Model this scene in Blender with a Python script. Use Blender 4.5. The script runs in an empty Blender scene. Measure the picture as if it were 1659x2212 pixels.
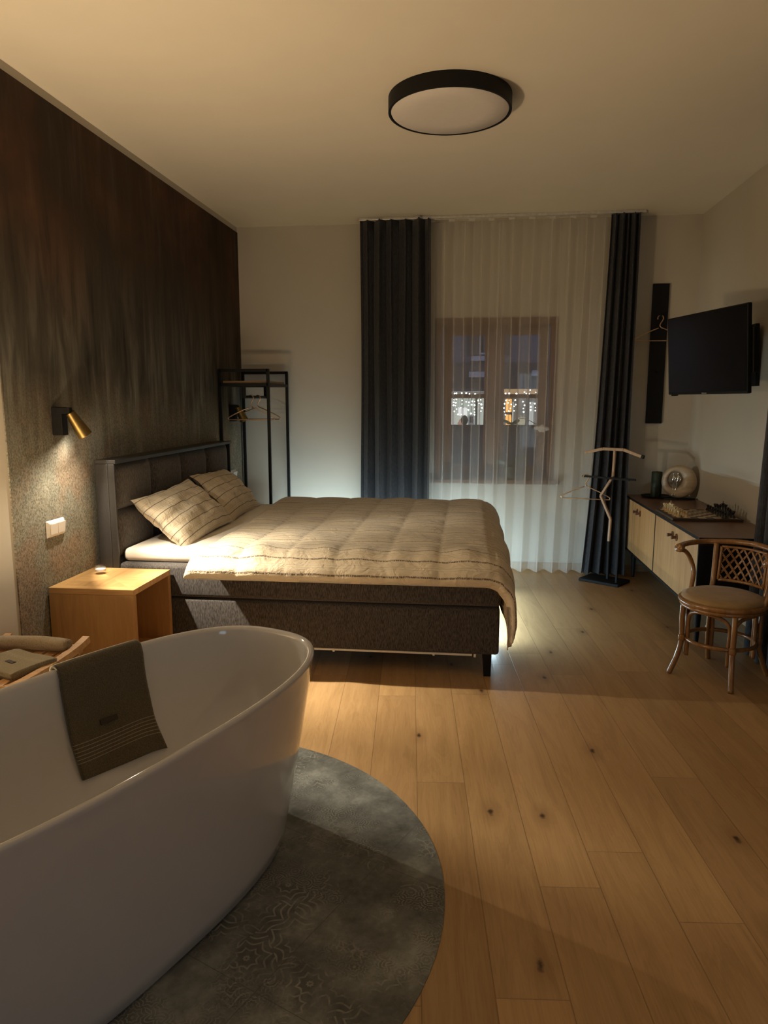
import bpy, bmesh, math, random
from mathutils import Vector, Matrix
from math import sin, cos, pi, radians as R, sqrt, atan2

SC = bpy.context.scene
COL = SC.collection

# ------------------------------------------------------------------ camera
cam_d = bpy.data.cameras.new('camera')
cam_d.sensor_fit = 'VERTICAL'
cam_d.sensor_height = 36.0
cam_d.lens = 1534.0 / 2212.0 * 36.0
cam_d.clip_start = 0.02
cam = bpy.data.objects.new('camera', cam_d)
COL.objects.link(cam)
PITCH = math.atan(239 / 1534.0)
YAW = math.atan(180 / (1534.0 / cos(PITCH)))
cam.location = (0, 0, 1.5)
cam.rotation_euler = (pi / 2 - PITCH, 0, YAW)
SC.camera = cam

# ------------------------------------------------------------------ world (night sky) and render look
w = bpy.data.worlds.new('night')
SC.world = w
w.use_nodes = True
w.node_tree.nodes['Background'].inputs[0].default_value = (0.20, 0.22, 0.32, 1)
w.node_tree.nodes['Background'].inputs[1].default_value = 1.0
vs = SC.view_settings
vs.view_transform = 'Standard'
vs.look = 'None'
vs.exposure = 0.0
vs.gamma = 1.0
vs.use_curve_mapping = False
SC.cycles.max_bounces = 14
SC.cycles.diffuse_bounces = 8
SC.cycles.glossy_bounces = 4
SC.cycles.transmission_bounces = 6
SC.cycles.transparent_max_bounces = 24
SC.cycles.caustics_reflective = False
SC.cycles.caustics_refractive = False
SC.cycles.sample_clamp_indirect = 6.0

# ------------------------------------------------------------------ lights: one reading lamp, the cool strips under the bed, two unseen fill lights added for ambient level
LAMP_NEAR = (-1.965, 3.485, 1.335)
LAMP_FAR = (-1.945, 6.095, 1.345)
AIM = Vector((0.30, 0.42, -0.86)).normalized()      # the shades are turned into the room, over the bed
def link(o): COL.objects.link(o); return o
l = bpy.data.lights.new('reading_light', 'POINT')
l.color = (1.0, 0.87, 0.66); l.energy = 370; l.shadow_soft_size = 0.012
o = link(bpy.data.objects.new('reading_light', l))
o.location = Vector(LAMP_NEAR) + AIM * 0.004
# beam profile of the lamp: strongest out into the room, weaker towards the wall it hangs on
l.use_nodes = True
nt = l.node_tree; em = nt.nodes['Emission']
tc = nt.nodes.new('ShaderNodeTexCoord'); sx = nt.nodes.new('ShaderNodeSeparateXYZ'); nt.links.new(tc.outputs['Normal'], sx.inputs[0])
def ramp_node(val, stops):
    rp = nt.nodes.new('ShaderNodeValToRGB'); e = rp.color_ramp.elements
    while len(e) < len(stops): e.new(0.5)
    for q, (p_, v_) in zip(e, stops):
        q.position = p_; q.color = (v_, v_, v_, 1)
    mr = nt.nodes.new('ShaderNodeMapRange'); mr.inputs['From Min'].default_value = -1.0
    nt.links.new(val, mr.inputs['Value']); nt.links.new(mr.outputs[0], rp.inputs[0]); return rp.outputs[0]
dt = nt.nodes.new('ShaderNodeVectorMath'); dt.operation = 'DOT_PRODUCT'; dt.inputs[1].default_value = Vector((0.70, 0.40, -0.60)).normalized()
nt.links.new(tc.outputs['Normal'], dt.inputs[0])
g_ = ramp_node(dt.outputs['Value'], [(0.0, 0.10), (0.5, 0.2), (0.79, 0.12), (0.825, 0.62), (0.885, 0.5), (0.94, 1.0), (0.968, 0.95), (0.985, 0.6)])
h_ = ramp_node(sx.outputs[0], [(0.2, 0.10), (0.34, 0.44), (0.48, 0.40), (0.555, 0.26), (0.60, 0.36), (0.66, 0.46), (0.75, 0.62), (0.81, 0.95), (0.86, 1.0), (0.905, 0.62), (0.935, 0.26), (0.965, 0.15)])
k_ = ramp_node(sx.outputs[1], [(0.54, 1.0), (0.66, 0.82), (0.75, 0.5), (0.80, 0.30), (0.85, 0.12)])
mu = nt.nodes.new('ShaderNodeMath'); mu.operation = 'MULTIPLY'; nt.links.new(g_, mu.inputs[0]); nt.links.new(h_, mu.inputs[1])
m2 = nt.nodes.new('ShaderNodeMath'); m2.operation = 'MULTIPLY'; nt.links.new(mu.outputs[0], m2.inputs[0]); nt.links.new(k_, m2.inputs[1])
nt.links.new(m2.outputs[0], em.inputs['Strength'])

def strip_light(loc, rot, sx_, sy_, power, col):
    l = bpy.data.lights.new('bed_strip_light', 'AREA'); l.shape = 'RECTANGLE'; l.size = sx_; l.size_y = sy_; l.energy = power; l.color = col
    o = link(bpy.data.objects.new('bed_strip_light', l)); o.location = loc; o.rotation_euler = rot
strip_light((-0.75, 5.715, 0.112), (R(78), 0, 0), 1.7, 0.02, 35, (0.64, 0.88, 1.0))          # far long side, towards the window wall
strip_light((0.188, 4.95, 0.118), (R(66), 0, R(-90)), 1.25, 0.02, 10, (0.66, 0.89, 1.0))      # foot end
l = bpy.data.lights.new('cool_fill', 'AREA')     # dim cool fill added behind the camera, mainly for the tub's outer side
l.shape = 'RECTANGLE'; l.size = 0.9; l.size_y = 1.6; l.energy = 11; l.color = (0.64, 0.84, 1.0)
o = link(bpy.data.objects.new('cool_fill', l)); o.location = (1.5, -2.6, 1.3)
o.rotation_mode = 'QUATERNION'; o.rotation_quaternion = Vector((-0.55, 0.8, -0.12)).to_track_quat('-Z', 'Y')
l = bpy.data.lights.new('ceiling_fill', 'AREA')  # unseen warm fill, added beside the frame to lift the ceiling glow
l.shape = 'DISK'; l.size = 0.34; l.energy = 41; l.color = (1.0, 0.72, 0.41)
o = link(bpy.data.objects.new('ceiling_fill', l)); o.location = (-1.87, 2.18, 0.60)
o.rotation_mode = 'QUATERNION'; o.rotation_quaternion = Vector((0.25, 0.03, 0.97)).to_track_quat('-Z', 'Y')

# ------------------------------------------------------------------ helpers: geometry
class MB:
    def __init__(s): s.v = []; s.f = []; s.uv = {}
    def add(s, vs_, fs, uvs=None):
        b = len(s.v); s.v += [tuple(p) for p in vs_]
        s.f += [tuple(i + b for i in f) for f in fs]
        if uvs:
            for i, q in enumerate(uvs): s.uv[b + i] = q
        return s
    def box(s, x0, x1, y0, y1, z0, z1):
        v = [(x, y, z) for x in (x0, x1) for y in (y0, y1) for z in (z0, z1)]
        return s.add(v, [(0, 1, 3, 2), (4, 6, 7, 5), (0, 4, 5, 1), (2, 3, 7, 6), (0, 2, 6, 4), (1, 5, 7, 3)])
    def obox(s, c, size, m):
        c = Vector(c); a, b, d = (q / 2 for q in size)
        v = [c + m @ Vector((x, y, z)) for x in (-a, a) for y in (-b, b) for z in (-d, d)]
        return s.add(v, [(0, 1, 3, 2), (4, 6, 7, 5), (0, 4, 5, 1), (2, 3, 7, 6), (0, 2, 6, 4), (1, 5, 7, 3)])
    def bar(s, p, q, a, b, up=(0, 0, 1)):
        p = Vector(p); q = Vector(q); z = (q - p).normalized(); u = Vector(up)
        if abs(z.dot(u)) > 0.98: u = Vector((0, 1, 0))
        x = u.cross(z).normalized(); y = z.cross(x)
        m = Matrix((x, y, z)).transposed()
        return s.obox((p + q) / 2, (a, b, (q - p).length), m)
    def tube(s, path, r, seg=10, closed=False, cap=True):
        P = [Vector(p) for p in path]; n = len(P)
        rr = r if isinstance(r, (list, tuple)) else [r] * n
        vs_, fs = [], []
        T = []
        for i in range(n):
            if closed: t = P[(i + 1) % n] - P[i - 1]
            else: t = P[min(i + 1, n - 1)] - P[max(i - 1, 0)]
            T.append(t.normalized())
        u = Vector((0, 0, 1)) if abs(T[0].z) < 0.9 else Vector((1, 0, 0))
        x = u.cross(T[0]).normalized()
        for i in range(n):
            x = (x - T[i] * x.dot(T[i])).normalized(); y = T[i].cross(x)
            for k in range(seg):
                a = 2 * pi * k / seg
                vs_.append(P[i] + (x * cos(a) + y * sin(a)) * rr[i])
        m = n if closed else n - 1
        for i in range(m):
            j = (i + 1) % n
            for k in range(seg):
                l_ = (k + 1) % seg
                fs.append((i * seg + k, i * seg + l_, j * seg + l_, j * seg + k))
        if cap and not closed:
            fs.append(tuple(reversed(range(seg)))); fs.append(tuple(range((n - 1) * seg, n * seg)))
        return s.add(vs_, fs)
    def lathe(s, prof, seg=24, o=(0, 0, 0), m=None, cap=True):
        o = Vector(o); vs_, fs = [], []
        for r_, z_ in prof:
            for k in range(seg):
                a = 2 * pi * k / seg
                p = Vector((r_ * cos(a), r_ * sin(a), z_))
                vs_.append(o + (m @ p if m else p))
        for i in range(len(prof) - 1):
            for k in range(seg):
                l_ = (k + 1) % seg
                fs.append((i * seg + k, i * seg + l_, (i + 1) * seg + l_, (i + 1) * seg + k))
        if cap:
            fs.append(tuple(reversed(range(seg)))); n = len(prof)
            fs.append(tuple(range((n - 1) * seg, n * seg)))
        return s.add(vs_, fs)
    def grid(s, fn, nu, nv, cu=False, flip=False, uv=True):
        vs_, fs, uvs = [], [], []
        for i in range(nu):
            for j in range(nv):
                u = i / (nu if cu else nu - 1); v = j / (nv - 1)
                vs_.append(fn(u, v)); uvs.append((u, v))
        for i in range(nu if cu else nu - 1):
            for j in range(nv - 1):
                a, b = i * nv + j, ((i + 1) % nu) * nv + j
                q = (a, b, b + 1, a + 1)
                fs.append(q[::-1] if flip else q)
        return s.add(vs_, fs, uvs)
    def prism(s, poly, z0, z1, m=None, o=(0, 0, 0)):
        n = len(poly); o = Vector(o)
        v = [Vector((x, y, z)) for z in (z0, z1) for x, y in poly]
        v = [o + (m @ p if m else p) for p in v]
        f = [tuple(reversed(range(n))), tuple(range(n, 2 * n))]
        f += [(i, (i + 1) % n, n + (i + 1) % n, n + i) for i in range(n)]
        return s.add(v, f)
    def ball(s, c, r, seg=14, rings=9, m=None):
        c = Vector(c); rr = r if isinstance(r, (tuple, list)) else (r, r, r)
        def fn(u, v):
            a = 2 * pi * u; b = pi * (v - 0.5) * 0.9999
            p = Vector((rr[0] * cos(a) * cos(b), rr[1] * sin(a) * cos(b), rr[2] * sin(b)))
            return c + (m @ p if m else p)
        return s.grid(fn, seg, rings, cu=True)

def world_loc(o):
    p = Vector((0, 0, 0))
    while o is not None:
        p += o.location; o = o.parent
    return p

def build(name, mb, mat, parent=None, bevel=0, smooth=False, sub=0, solid=0, local=False, seg=2, angle=40):
    off = Vector((0, 0, 0)) if (local or parent is None) else world_loc(parent)
    me = bpy.data.meshes.new(name)
    me.from_pydata([tuple(Vector(p) - off) for p in mb.v], [], mb.f)
    if mb.uv:
        ul = me.uv_layers.new(name='UVMap')
        for lp in me.loops: ul.data[lp.index].uv = mb.uv.get(lp.vertex_index, (0, 0))
    bm = bmesh.new(); bm.from_mesh(me)
    bmesh.ops.recalc_face_normals(bm, faces=bm.faces); bm.to_mesh(me); bm.free()
    if mat: me.materials.append(mat)
    o = bpy.data.objects.new(name, me); COL.objects.link(o)
    if parent is not None: o.parent = parent
    if smooth:
        for p in me.polygons: p.use_smooth = True
        if smooth == 'auto':
            me.set_sharp_from_angle(angle=R(angle))
    if solid:
        d = o.modifiers.new('solid', 'SOLIDIFY'); d.thickness = solid; d.offset = 0
    if bevel:
        d = o.modifiers.new('bevel', 'BEVEL'); d.width = bevel; d.segments = seg; d.limit_method = 'ANGLE'; d.angle_limit = R(40)
    if sub:
        d = o.modifiers.new('sub', 'SUBSURF'); d.levels = sub; d.render_levels = sub
    return o

def tag(o, label, cat, group=None, kind=None):
    o['label'] = label; o['category'] = cat
    if group: o['group'] = group
    if kind: o['kind'] = kind
    return o

def thing(name, label, cat, loc=(0, 0, 0), rotz=0, group=None):
    o = bpy.data.objects.new(name, None); COL.objects.link(o)
    o.empty_display_size = 0.05
    o.location = loc; o.rotation_euler = (0, 0, rotz)
    return tag(o, label, cat, group)

def solo(name, mb, mat, label, cat, loc=(0, 0, 0), group=None, **k):
    mb2 = MB(); mb2.v = [tuple(Vector(p) - Vector(loc)) for p in mb.v]; mb2.f = mb.f; mb2.uv = mb.uv
    o = build(name, mb2, mat, None, **k); o.location = loc
    return tag(o, label, cat, group)

def struct(name, mb, mat, parent=None, **k):
    o = build(name, mb, mat, parent, **k)
    if parent is None: o['kind'] = 'structure'
    return o

def dup(root, loc, rotz=None, label=None):
    r = root.copy(); COL.objects.link(r); r.location = loc
    if rotz is not None: r.rotation_euler = (0, 0, rotz)
    if label: r['label'] = label
    for ch in list(root.children):
        c = ch.copy(); COL.objects.link(c); c.parent = r
        for g in list(ch.children):
            d = g.copy(); COL.objects.link(d); d.parent = c
    return r

def rotz(a): return Matrix.Rotation(a, 3, 'Z')

# ------------------------------------------------------------------ helpers: materials
class NT:
    def __init__(s, name):
        s.m = bpy.data.materials.new(name); s.m.use_nodes = True
        s.t = s.m.node_tree; s.b = s.t.nodes['Principled BSDF']; s.out = s.t.nodes['Material Output']
    def n(s, typ, **k):
        nd = s.t.nodes.new(typ)
        for a, b in k.items():
            if a.startswith('i_'):
                key = a[2:]
                nd.inputs[int(key) if key.isdigit() else key.replace('_', ' ')].default_value = b
            else: setattr(nd, a, b)
        return nd
    def l(s, a, b): s.t.links.new(a, b)
    def co(s, kind='Object', scale=(1, 1, 1), rot=(0, 0, 0), loc=(0, 0, 0)):
        c = s.n('ShaderNodeTexCoord'); m = s.n('ShaderNodeMapping')
        m.inputs['Scale'].default_value = scale; m.inputs['Rotation'].default_value = rot; m.inputs['Location'].default_value = loc
        s.l(c.outputs[kind], m.inputs['Vector']); return m.outputs[0]
    def noise(s, vec, scale=5, detail=4, rough=0.55, dist=0):
        nd = s.n('ShaderNodeTexNoise', i_Scale=scale, i_Detail=detail, i_Roughness=rough, i_Distortion=dist)
        if vec is not None: s.l(vec, nd.inputs['Vector'])
        return nd.outputs['Fac']
    def ramp(s, fac, stops, interp='LINEAR'):
        nd = s.n('ShaderNodeValToRGB'); e = nd.color_ramp.elements; nd.color_ramp.interpolation = interp
        while len(e) < len(stops): e.new(0.5)
        for q, (p, c) in zip(e, stops):
            q.position = p; q.color = (c[0], c[1], c[2], 1) if isinstance(c, (tuple, list)) else (c, c, c, 1)
        s.l(fac, nd.inputs[0]); return nd.outputs[0]
    def math(s, op, a, b=None, c=None, clamp=False):
        nd = s.n('ShaderNodeMath', operation=op, use_clamp=clamp)
        for i, q in enumerate((a, b, c)):
            if q is None: continue
            if isinstance(q, (int, float)): nd.inputs[i].default_value = q
            else: s.l(q, nd.inputs[i])
        return nd.outputs[0]
    def mix(s, fac, a, b, mode='MIX'):
        nd = s.n('ShaderNodeMix', data_type='RGBA', blend_type=mode)
        for i, q in ((0, fac), (6, a), (7, b)):
            if isinstance(q, (int, float)): nd.inputs[i].default_value = q
            elif isinstance(q, (tuple, list)): nd.inputs[i].default_value = (q[0], q[1], q[2], 1)
            else: s.l(q, nd.inputs[i])
        return nd.outputs[2]
    def sep(s, vec):
        nd = s.n('ShaderNodeSeparateXYZ'); s.l(vec, nd.inputs[0]); return nd.outputs
    def comb(s, x, y, z):
        nd = s.n('ShaderNodeCombineXYZ')
        for i, q in enumerate((x, y, z)):
            if isinstance(q, (int, float)): nd.inputs[i].default_value = q
            else: s.l(q, nd.inputs[i])
        return nd.outputs[0]
    def bump(s, h, strength=0.3, dist=0.01):
        nd = s.n('ShaderNodeBump', i_Strength=strength, i_Distance=dist)
        s.l(h, nd.inputs['Height']); s.l(nd.outputs[0], s.b.inputs['Normal'])
    def set(s, col=None, rough=0.5, metal=0.0, spec=0.5, **k):
        if col is not None:
            if isinstance(col, (tuple, list)): s.b.inputs['Base Color'].default_value = (*col[:3], 1)
            else: s.l(col, s.b.inputs['Base Color'])
        s.b.inputs['Roughness'].default_value = rough; s.b.inputs['Metallic'].default_value = metal
        s.b.inputs['Specular IOR Level'].default_value = spec
        for a, b in k.items(): s.b.inputs[a.replace('_', ' ')].default_value = b
        return s.m

def plain(name, col, rough=0.5, metal=0.0, spec=0.5, var=0.12, scale=30, bump=0.0, **k):
    t = NT(name); f = t.noise(t.co(), scale, 4)
    c = t.ramp(f, [(0.3, [q * (1 - var) for q in col]), (0.7, [min(1, q * (1 + var)) for q in col])])
    if bump: t.bump(f, bump, 0.004)
    return t.set(c, rough, metal, spec, **k)

def emit(name, col, strength):
    t = NT(name); t.set((0.02, 0.02, 0.02), 0.6)
    t.b.inputs['Emission Color'].default_value = (*col, 1); t.b.inputs['Emission Strength'].default_value = strength
    return t.m

def mat_plaster(name, col):
    t = NT(name); f = t.noise(t.co(), 3, 3); g = t.noise(t.co(), 180, 3)
    c = t.ramp(f, [(0.3, [q * 0.97 for q in col]), (0.7, col)])
    t.bump(g, 0.08, 0.002)
    return t.set(c, 0.9, spec=0.15)

def mat_wood(name, dark, light, axis='X', scale=1.0, rough=0.42, knots=0.0, spec=0.4, coat=0.0):
    t = NT(name)
    st = {'X': (0.7, 9, 9), 'Y': (9, 0.7, 9), 'Z': (9, 9, 0.7)}[axis]
    v = t.co('Object', tuple(q * scale for q in st))
    f1 = t.noise(v, 2.2, 6, 0.6, 0.8); f2 = t.noise(v, 14, 3, 0.6, 0.2)
    f = t.math('ADD', t.math('MULTIPLY', f1, 0.75), t.math('MULTIPLY', f2, 0.25))
    c = t.ramp(f, [(0.3, dark), (0.62, light)])
    t.bump(f2, 0.06, 0.002)
    return t.set(c, rough, spec=spec, Coat_Weight=coat)

def mat_floor():
    t = NT('oak planks')
    v = t.co('Object', rot=(0, 0, 0))
    x, y, z = t.sep(v)
    ca, sa = cos(R(4.57)), sin(R(4.57))
    u = t.math('ADD', t.math('MULTIPLY', x, -sa), t.math('MULTIPLY', y, ca))
    vv = t.math('ADD', t.math('MULTIPLY', x, ca), t.math('MULTIPLY', y, sa))
    W = 0.1887
    row = t.math('DIVIDE', t.math('SUBTRACT', vv, 0.0383), W)
    ri = t.math('FLOOR', row); rf = t.math('SUBTRACT', row, ri)
    wn = t.n('ShaderNodeTexWhiteNoise', noise_dimensions='1D'); t.l(ri, wn.inputs['W'])
    off = t.math('MULTIPLY', wn.outputs['Value'], 2.0)
    un = t.math('DIVIDE', t.math('ADD', u, off), 1.9)
    ui = t.math('FLOOR', un); uf = t.math('SUBTRACT', un, ui)
    wn2 = t.n('ShaderNodeTexWhiteNoise', noise_dimensions='2D'); t.l(t.comb(ri, ui, 0), wn2.inputs['Vector'])
    pid = wn2.outputs['Value']
    gv = t.comb(t.math('MULTIPLY', u, 0.9), t.math('MULTIPLY', vv, 7.5), t.math('MULTIPLY', pid, 37.0))
    g1 = t.noise(gv, 1.6, 5, 0.6, 1.6)
    g2 = t.noise(t.comb(t.math('MULTIPLY', u, 5), t.math('MULTIPLY', vv, 160), pid), 1.0, 3, 0.6)
    rings = t.math('SINE', t.math('MULTIPLY', g1, 60))
    g = t.math('ADD', t.math('MULTIPLY', g1, 0.55), t.math('ADD', t.math('MULTIPLY', g2, 0.33), t.math('MULTIPLY', rings, 0.03)))
    c = t.ramp(g, [(0.27, (0.40, 0.25, 0.118)), (0.47, (0.50, 0.32, 0.155)), (0.66, (0.565, 0.375, 0.19))])
    tone = t.ramp(pid, [(0, (0.80, 0.765, 0.72)), (0.5, (0.96, 0.95, 0.93)), (1, (1.08, 1.06, 1.02))])
    c = t.mix(1.0, c, tone, 'MULTIPLY')
    # knots
    vo = t.n('ShaderNodeTexVoronoi', i_Scale=1.0, voronoi_dimensions='2D'); vo.feature = 'F1'
    t.l(t.comb(t.math('MULTIPLY', u, 1.5), t.math('MULTIPLY', vv, 3.1), 3.7), vo.inputs['Vector'])
    kn = t.noise(v, 40, 2)
    kd = t.math('ADD', vo.outputs['Distance'], t.math('MULTIPLY', t.math('SUBTRACT', kn, 0.5), 0.05))
    wn3 = t.n('ShaderNodeTexWhiteNoise', noise_dimensions='3D'); t.l(vo.outputs['Position'], wn3.inputs['Vector'])
    keep = t.math('GREATER_THAN', wn3.outputs['Value'], 0.5)
    kcore = t.math('MULTIPLY', t.ramp(kd, [(0.012, 0.9), (0.04, 0.0)]), keep)
    khalo = t.math('MULTIPLY', t.ramp(kd, [(0.02, 0.45), (0.16, 0.0)]), keep)
    c = t.mix(khalo, c, (0.24, 0.13, 0.06)); c = t.mix(kcore, c, (0.045, 0.025, 0.014))
    # joints between boards
    e1 = t.math('MINIMUM', rf, t.math('SUBTRACT', 1.0, rf))
    e2 = t.math('MULTIPLY', t.math('MINIMUM', uf, t.math('SUBTRACT', 1.0, uf)), 1.9 / W)
    e = t.math('MINIMUM', e1, e2)
    gap = t.ramp(e, [(0.004, 1.0), (0.011, 0.0)])
    c = t.mix(t.math('MULTIPLY', gap, 0.55), c, (0.16, 0.09, 0.045))
    h = t.math('SUBTRACT', t.math('MULTIPLY', g2, 0.25), gap)
    t.bump(h, 0.25, 0.003)
    t.set(c, 0.36, spec=0.35)
    rr = t.ramp(g2, [(0.3, 0.30), (0.7, 0.44)]); t.l(rr, t.b.inputs['Roughness'])
    return t.m

def mat_tile():
    t = NT('ornamental grey tile')
    a = atan2(0.907, 0.42)
    v = t.co('Object', rot=(0, 0, -a))
    x, y, z = t.sep(v)
    cloud = t.noise(v, 3.2, 7, 0.62); cloud2 = t.noise(v, 9, 6, 0.65); fine = t.noise(v, 60, 4, 0.6)
    cl = t.math('ADD', t.math('MULTIPLY', cloud, 0.6), t.math('ADD', t.math('MULTIPLY', cloud2, 0.3), t.math('MULTIPLY', fine, 0.1)))
    base = t.ramp(cl, [(0.36, (0.05, 0.052, 0.048)), (0.5, (0.155, 0.163, 0.156)), (0.62, (0.31, 0.325, 0.305))])
    def rosette(scale, lobes, freq, seed):
        vo = t.n('ShaderNodeTexVoronoi', i_Scale=scale, i_Randomness=0.75, voronoi_dimensions='2D')
        dv = t.n('ShaderNodeVectorMath', operation='ADD'); t.l(v, dv.inputs[0]); dv.inputs[1].default_value = (seed, seed * 0.7, 0)
        t.l(dv.outputs[0], vo.inputs['Vector'])
        sb = t.n('ShaderNodeVectorMath', operation='SUBTRACT'); t.l(dv.outputs[0], sb.inputs[0])
        t.l(vo.outputs['Position'], sb.inputs[1])
        qx, qy, _ = t.sep(sb.outputs[0])
        th = t.math('ARCTAN2', qy, qx); r = vo.outputs['Distance']
        pet = t.math('ABSOLUTE', t.math('SINE', t.math('MULTIPLY', th, lobes / 2)))
        wave = t.math('SINE', t.math('ADD', t.math('MULTIPLY', r, freq), t.math('MULTIPLY', pet, t.math('MULTIPLY', r, 9.0))))
        return t.ramp(wave, [(0.5, 0.0), (0.85, 1.0)])
    m1 = rosette(8.0, 8, 26, 0.0); m2 = rosette(17, 8, 28, 3.1)
    vor = t.n('ShaderNodeTexVoronoi', i_Scale=52.0); vor.feature = 'DISTANCE_TO_EDGE'; t.l(v, vor.inputs['Vector'])
    net = t.ramp(vor.outputs['Distance'], [(0.05, 1.0), (0.14, 0.0)])
    orn = t.mix(t.ramp(t.noise(v, 2.6, 2, 0.5), [(0.46, 0.0), (0.52, 1.0)]), m2, m1)
    orn = t.mix(t.ramp(t.noise(t.co('Object', loc=(3, 1, 0)), 3.0, 2), [(0.56, 0.0), (0.62, 1.0)]), orn, net)
    msk = t.ramp(t.noise(t.co('Object', loc=(7.3, 2.2, 0)), 3.9, 7, 0.75), [(0.47, 0.0), (0.6, 0.9)])
    f = t.math('MULTIPLY', orn, msk)
    drk = t.math('MULTIPLY', t.math('SUBTRACT', 1.0, orn), msk)
    c = t.mix(t.math('MULTIPLY', drk, 0.5), base, (0.06, 0.058, 0.05)); c = t.mix(t.math('MULTIPLY', f, 0.6), c, (0.40, 0.40, 0.36))
    sx = t.math('ABSOLUTE', t.math('SUBTRACT', t.math('FRACT', t.math('DIVIDE', x, 0.6)), 0.5))
    sy = t.math('ABSOLUTE', t.math('SUBTRACT', t.math('FRACT', t.math('ADD', t.math('DIVIDE', y, 0.6), 0.13)), 0.5))
    seam = t.math('GREATER_THAN', t.math('MAXIMUM', sx, sy), 0.4975)
    c = t.mix(t.math('MULTIPLY', seam, 0.5), c, (0.06, 0.06, 0.055))
    t.bump(orn, 0.12, 0.002)
    return t.set(c, 0.55, spec=0.35)

def mat_wallpaper():
    t = NT('rust and concrete wallpaper')
    v = t.co('Object'); x, y, z = t.sep(v)
    st = t.comb(x, t.math('MULTIPLY', y, 7.0), t.math('MULTIPLY', z, 0.9))
    streak = t.noise(st, 1.7, 6, 0.62, 0.4); blot = t.noise(v, 1.15, 4, 0.55, 0.6)
    fine = t.noise(t.comb(x, t.math('MULTIPLY', y, 85), t.math('MULTIPLY', z, 62)), 1.7, 3, 0.7)
    base = t.ramp(streak, [(0.3, (0.042, 0.038, 0.033)), (0.5, (0.082, 0.077, 0.066)), (0.62, (0.15, 0.146, 0.128)), (0.72, (0.25, 0.245, 0.215))])
    # the printed design: rust tones in its upper half, paler mineral washes lower down
    rust = t.math('MULTIPLY', t.ramp(z, [(0.0, 0.0), (1.0, 1.0)]), 1.0)
    zz = t.math('DIVIDE', z, 3.0)
    up = t.ramp(t.math('ADD', zz, t.math('MULTIPLY', t.math('SUBTRACT', streak, 0.5), 0.5)), [(0.58, 0.0), (0.84, 1.0)])
    rustc = t.ramp(blot, [(0.4, (0.042, 0.026, 0.018)), (0.56, (0.075, 0.038, 0.023)), (0.68, (0.115, 0.052, 0.029))])
    c = t.mix(t.math('MULTIPLY', up, 0.85), base, rustc)
    low = t.ramp(t.math('ADD', zz, t.math('MULTIPLY', t.math('SUBTRACT', blot, 0.5), 0.25)), [(0.34, 1.0), (0.52, 0.0)])
    pale = t.ramp(fine, [(0.36, (0.14, 0.125, 0.10)), (0.62, (0.42, 0.39, 0.32))])
    tint = t.ramp(t.noise(v, 3.5, 3), [(0.38, (1.08, 0.90, 0.78)), (0.52, (0.95, 1.0, 0.97)), (0.7, (1.03, 0.98, 0.86))])
    pale = t.mix(1.0, pale, tint, 'MULTIPLY')
    c = t.mix(t.math('MULTIPLY', low, 0.72), c, pale)
    t.bump(fine, 0.1, 0.002)
    return t.set(c, 0.82, spec=0.12)

def mat_fabric(name, a, b, vert=True, scale=1.0, bump=0.35):
    t = NT(name)
    v = t.co('Object', (260 * scale, 260 * scale, 45 * scale) if vert else (260 * scale, 260 * scale, 260 * scale))
    f = t.noise(v, 1.0, 3, 0.65)
    c = t.ramp(f, [(0.35, a), (0.66, b)])
    t.bump(f, bump, 0.003)
    return t.set(c, 0.95, spec=0.1, Sheen_Weight=0.15)

def mat_striped(name, pitch_v, per, dash=True, wid=0.0075):
    # linen with thin dark stripes: uv.y counts across the stripes (metres)
    t = NT(name)
    c0 = t.n('ShaderNodeUVMap'); u, v, _ = t.sep(c0.outputs[0])
    pos = t.math('MULTIPLY', v, pitch_v)
    wob = t.math('MULTIPLY', t.math('SUBTRACT', t.noise(t.co('Object'), 9, 3), 0.5), 0.012)
    pos = t.math('ADD', pos, wob)
    def line(period, off, wid):
        p = t.math('FRACT', t.math('ADD', t.math('DIVIDE', pos, period), off))
        d = t.math('ABSOLUTE', t.math('SUBTRACT', p, 0.5))
        return t.math('LESS_THAN', d, wid / period / 2)
    l1 = line(per, 0.1, wid); l2 = line(per, 0.52, 0.0028); l3 = line(per, 0.68, 0.0016)
    brk = t.ramp(t.noise(t.comb(t.math('MULTIPLY', u, 60), t.math('MULTIPLY', v, 30), 0), 3, 2), [(0.42, 0.25), (0.5, 1.0)]) if dash else None
    weave = t.noise(t.co('Object', (300, 300, 300)), 1, 2)
    big = t.noise(t.co('Object'), 5, 3)
    base = t.ramp(big, [(0.35, (0.60, 0.51, 0.375)), (0.65, (0.68, 0.585, 0.44))])
    a = t.math('MULTIPLY', l1, brk) if dash else l1
    c = t.mix(t.math('MULTIPLY', a, 0.88), base, (0.10, 0.075, 0.055))
    c = t.mix(t.math('MULTIPLY', t.math('MAXIMUM', l2, l3), 0.4), c, (0.22, 0.16, 0.10))
    wr = t.noise(t.co('Object', (5, 7, 7)), 2.6, 4, 0.55, 0.9)
    hh = t.math('ADD', t.math('MULTIPLY', weave, 0.06), wr)
    t.bump(hh, 0.5, 0.025)
    return t.set(c, 0.95, spec=0.08, Sheen_Weight=0.2)

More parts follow.
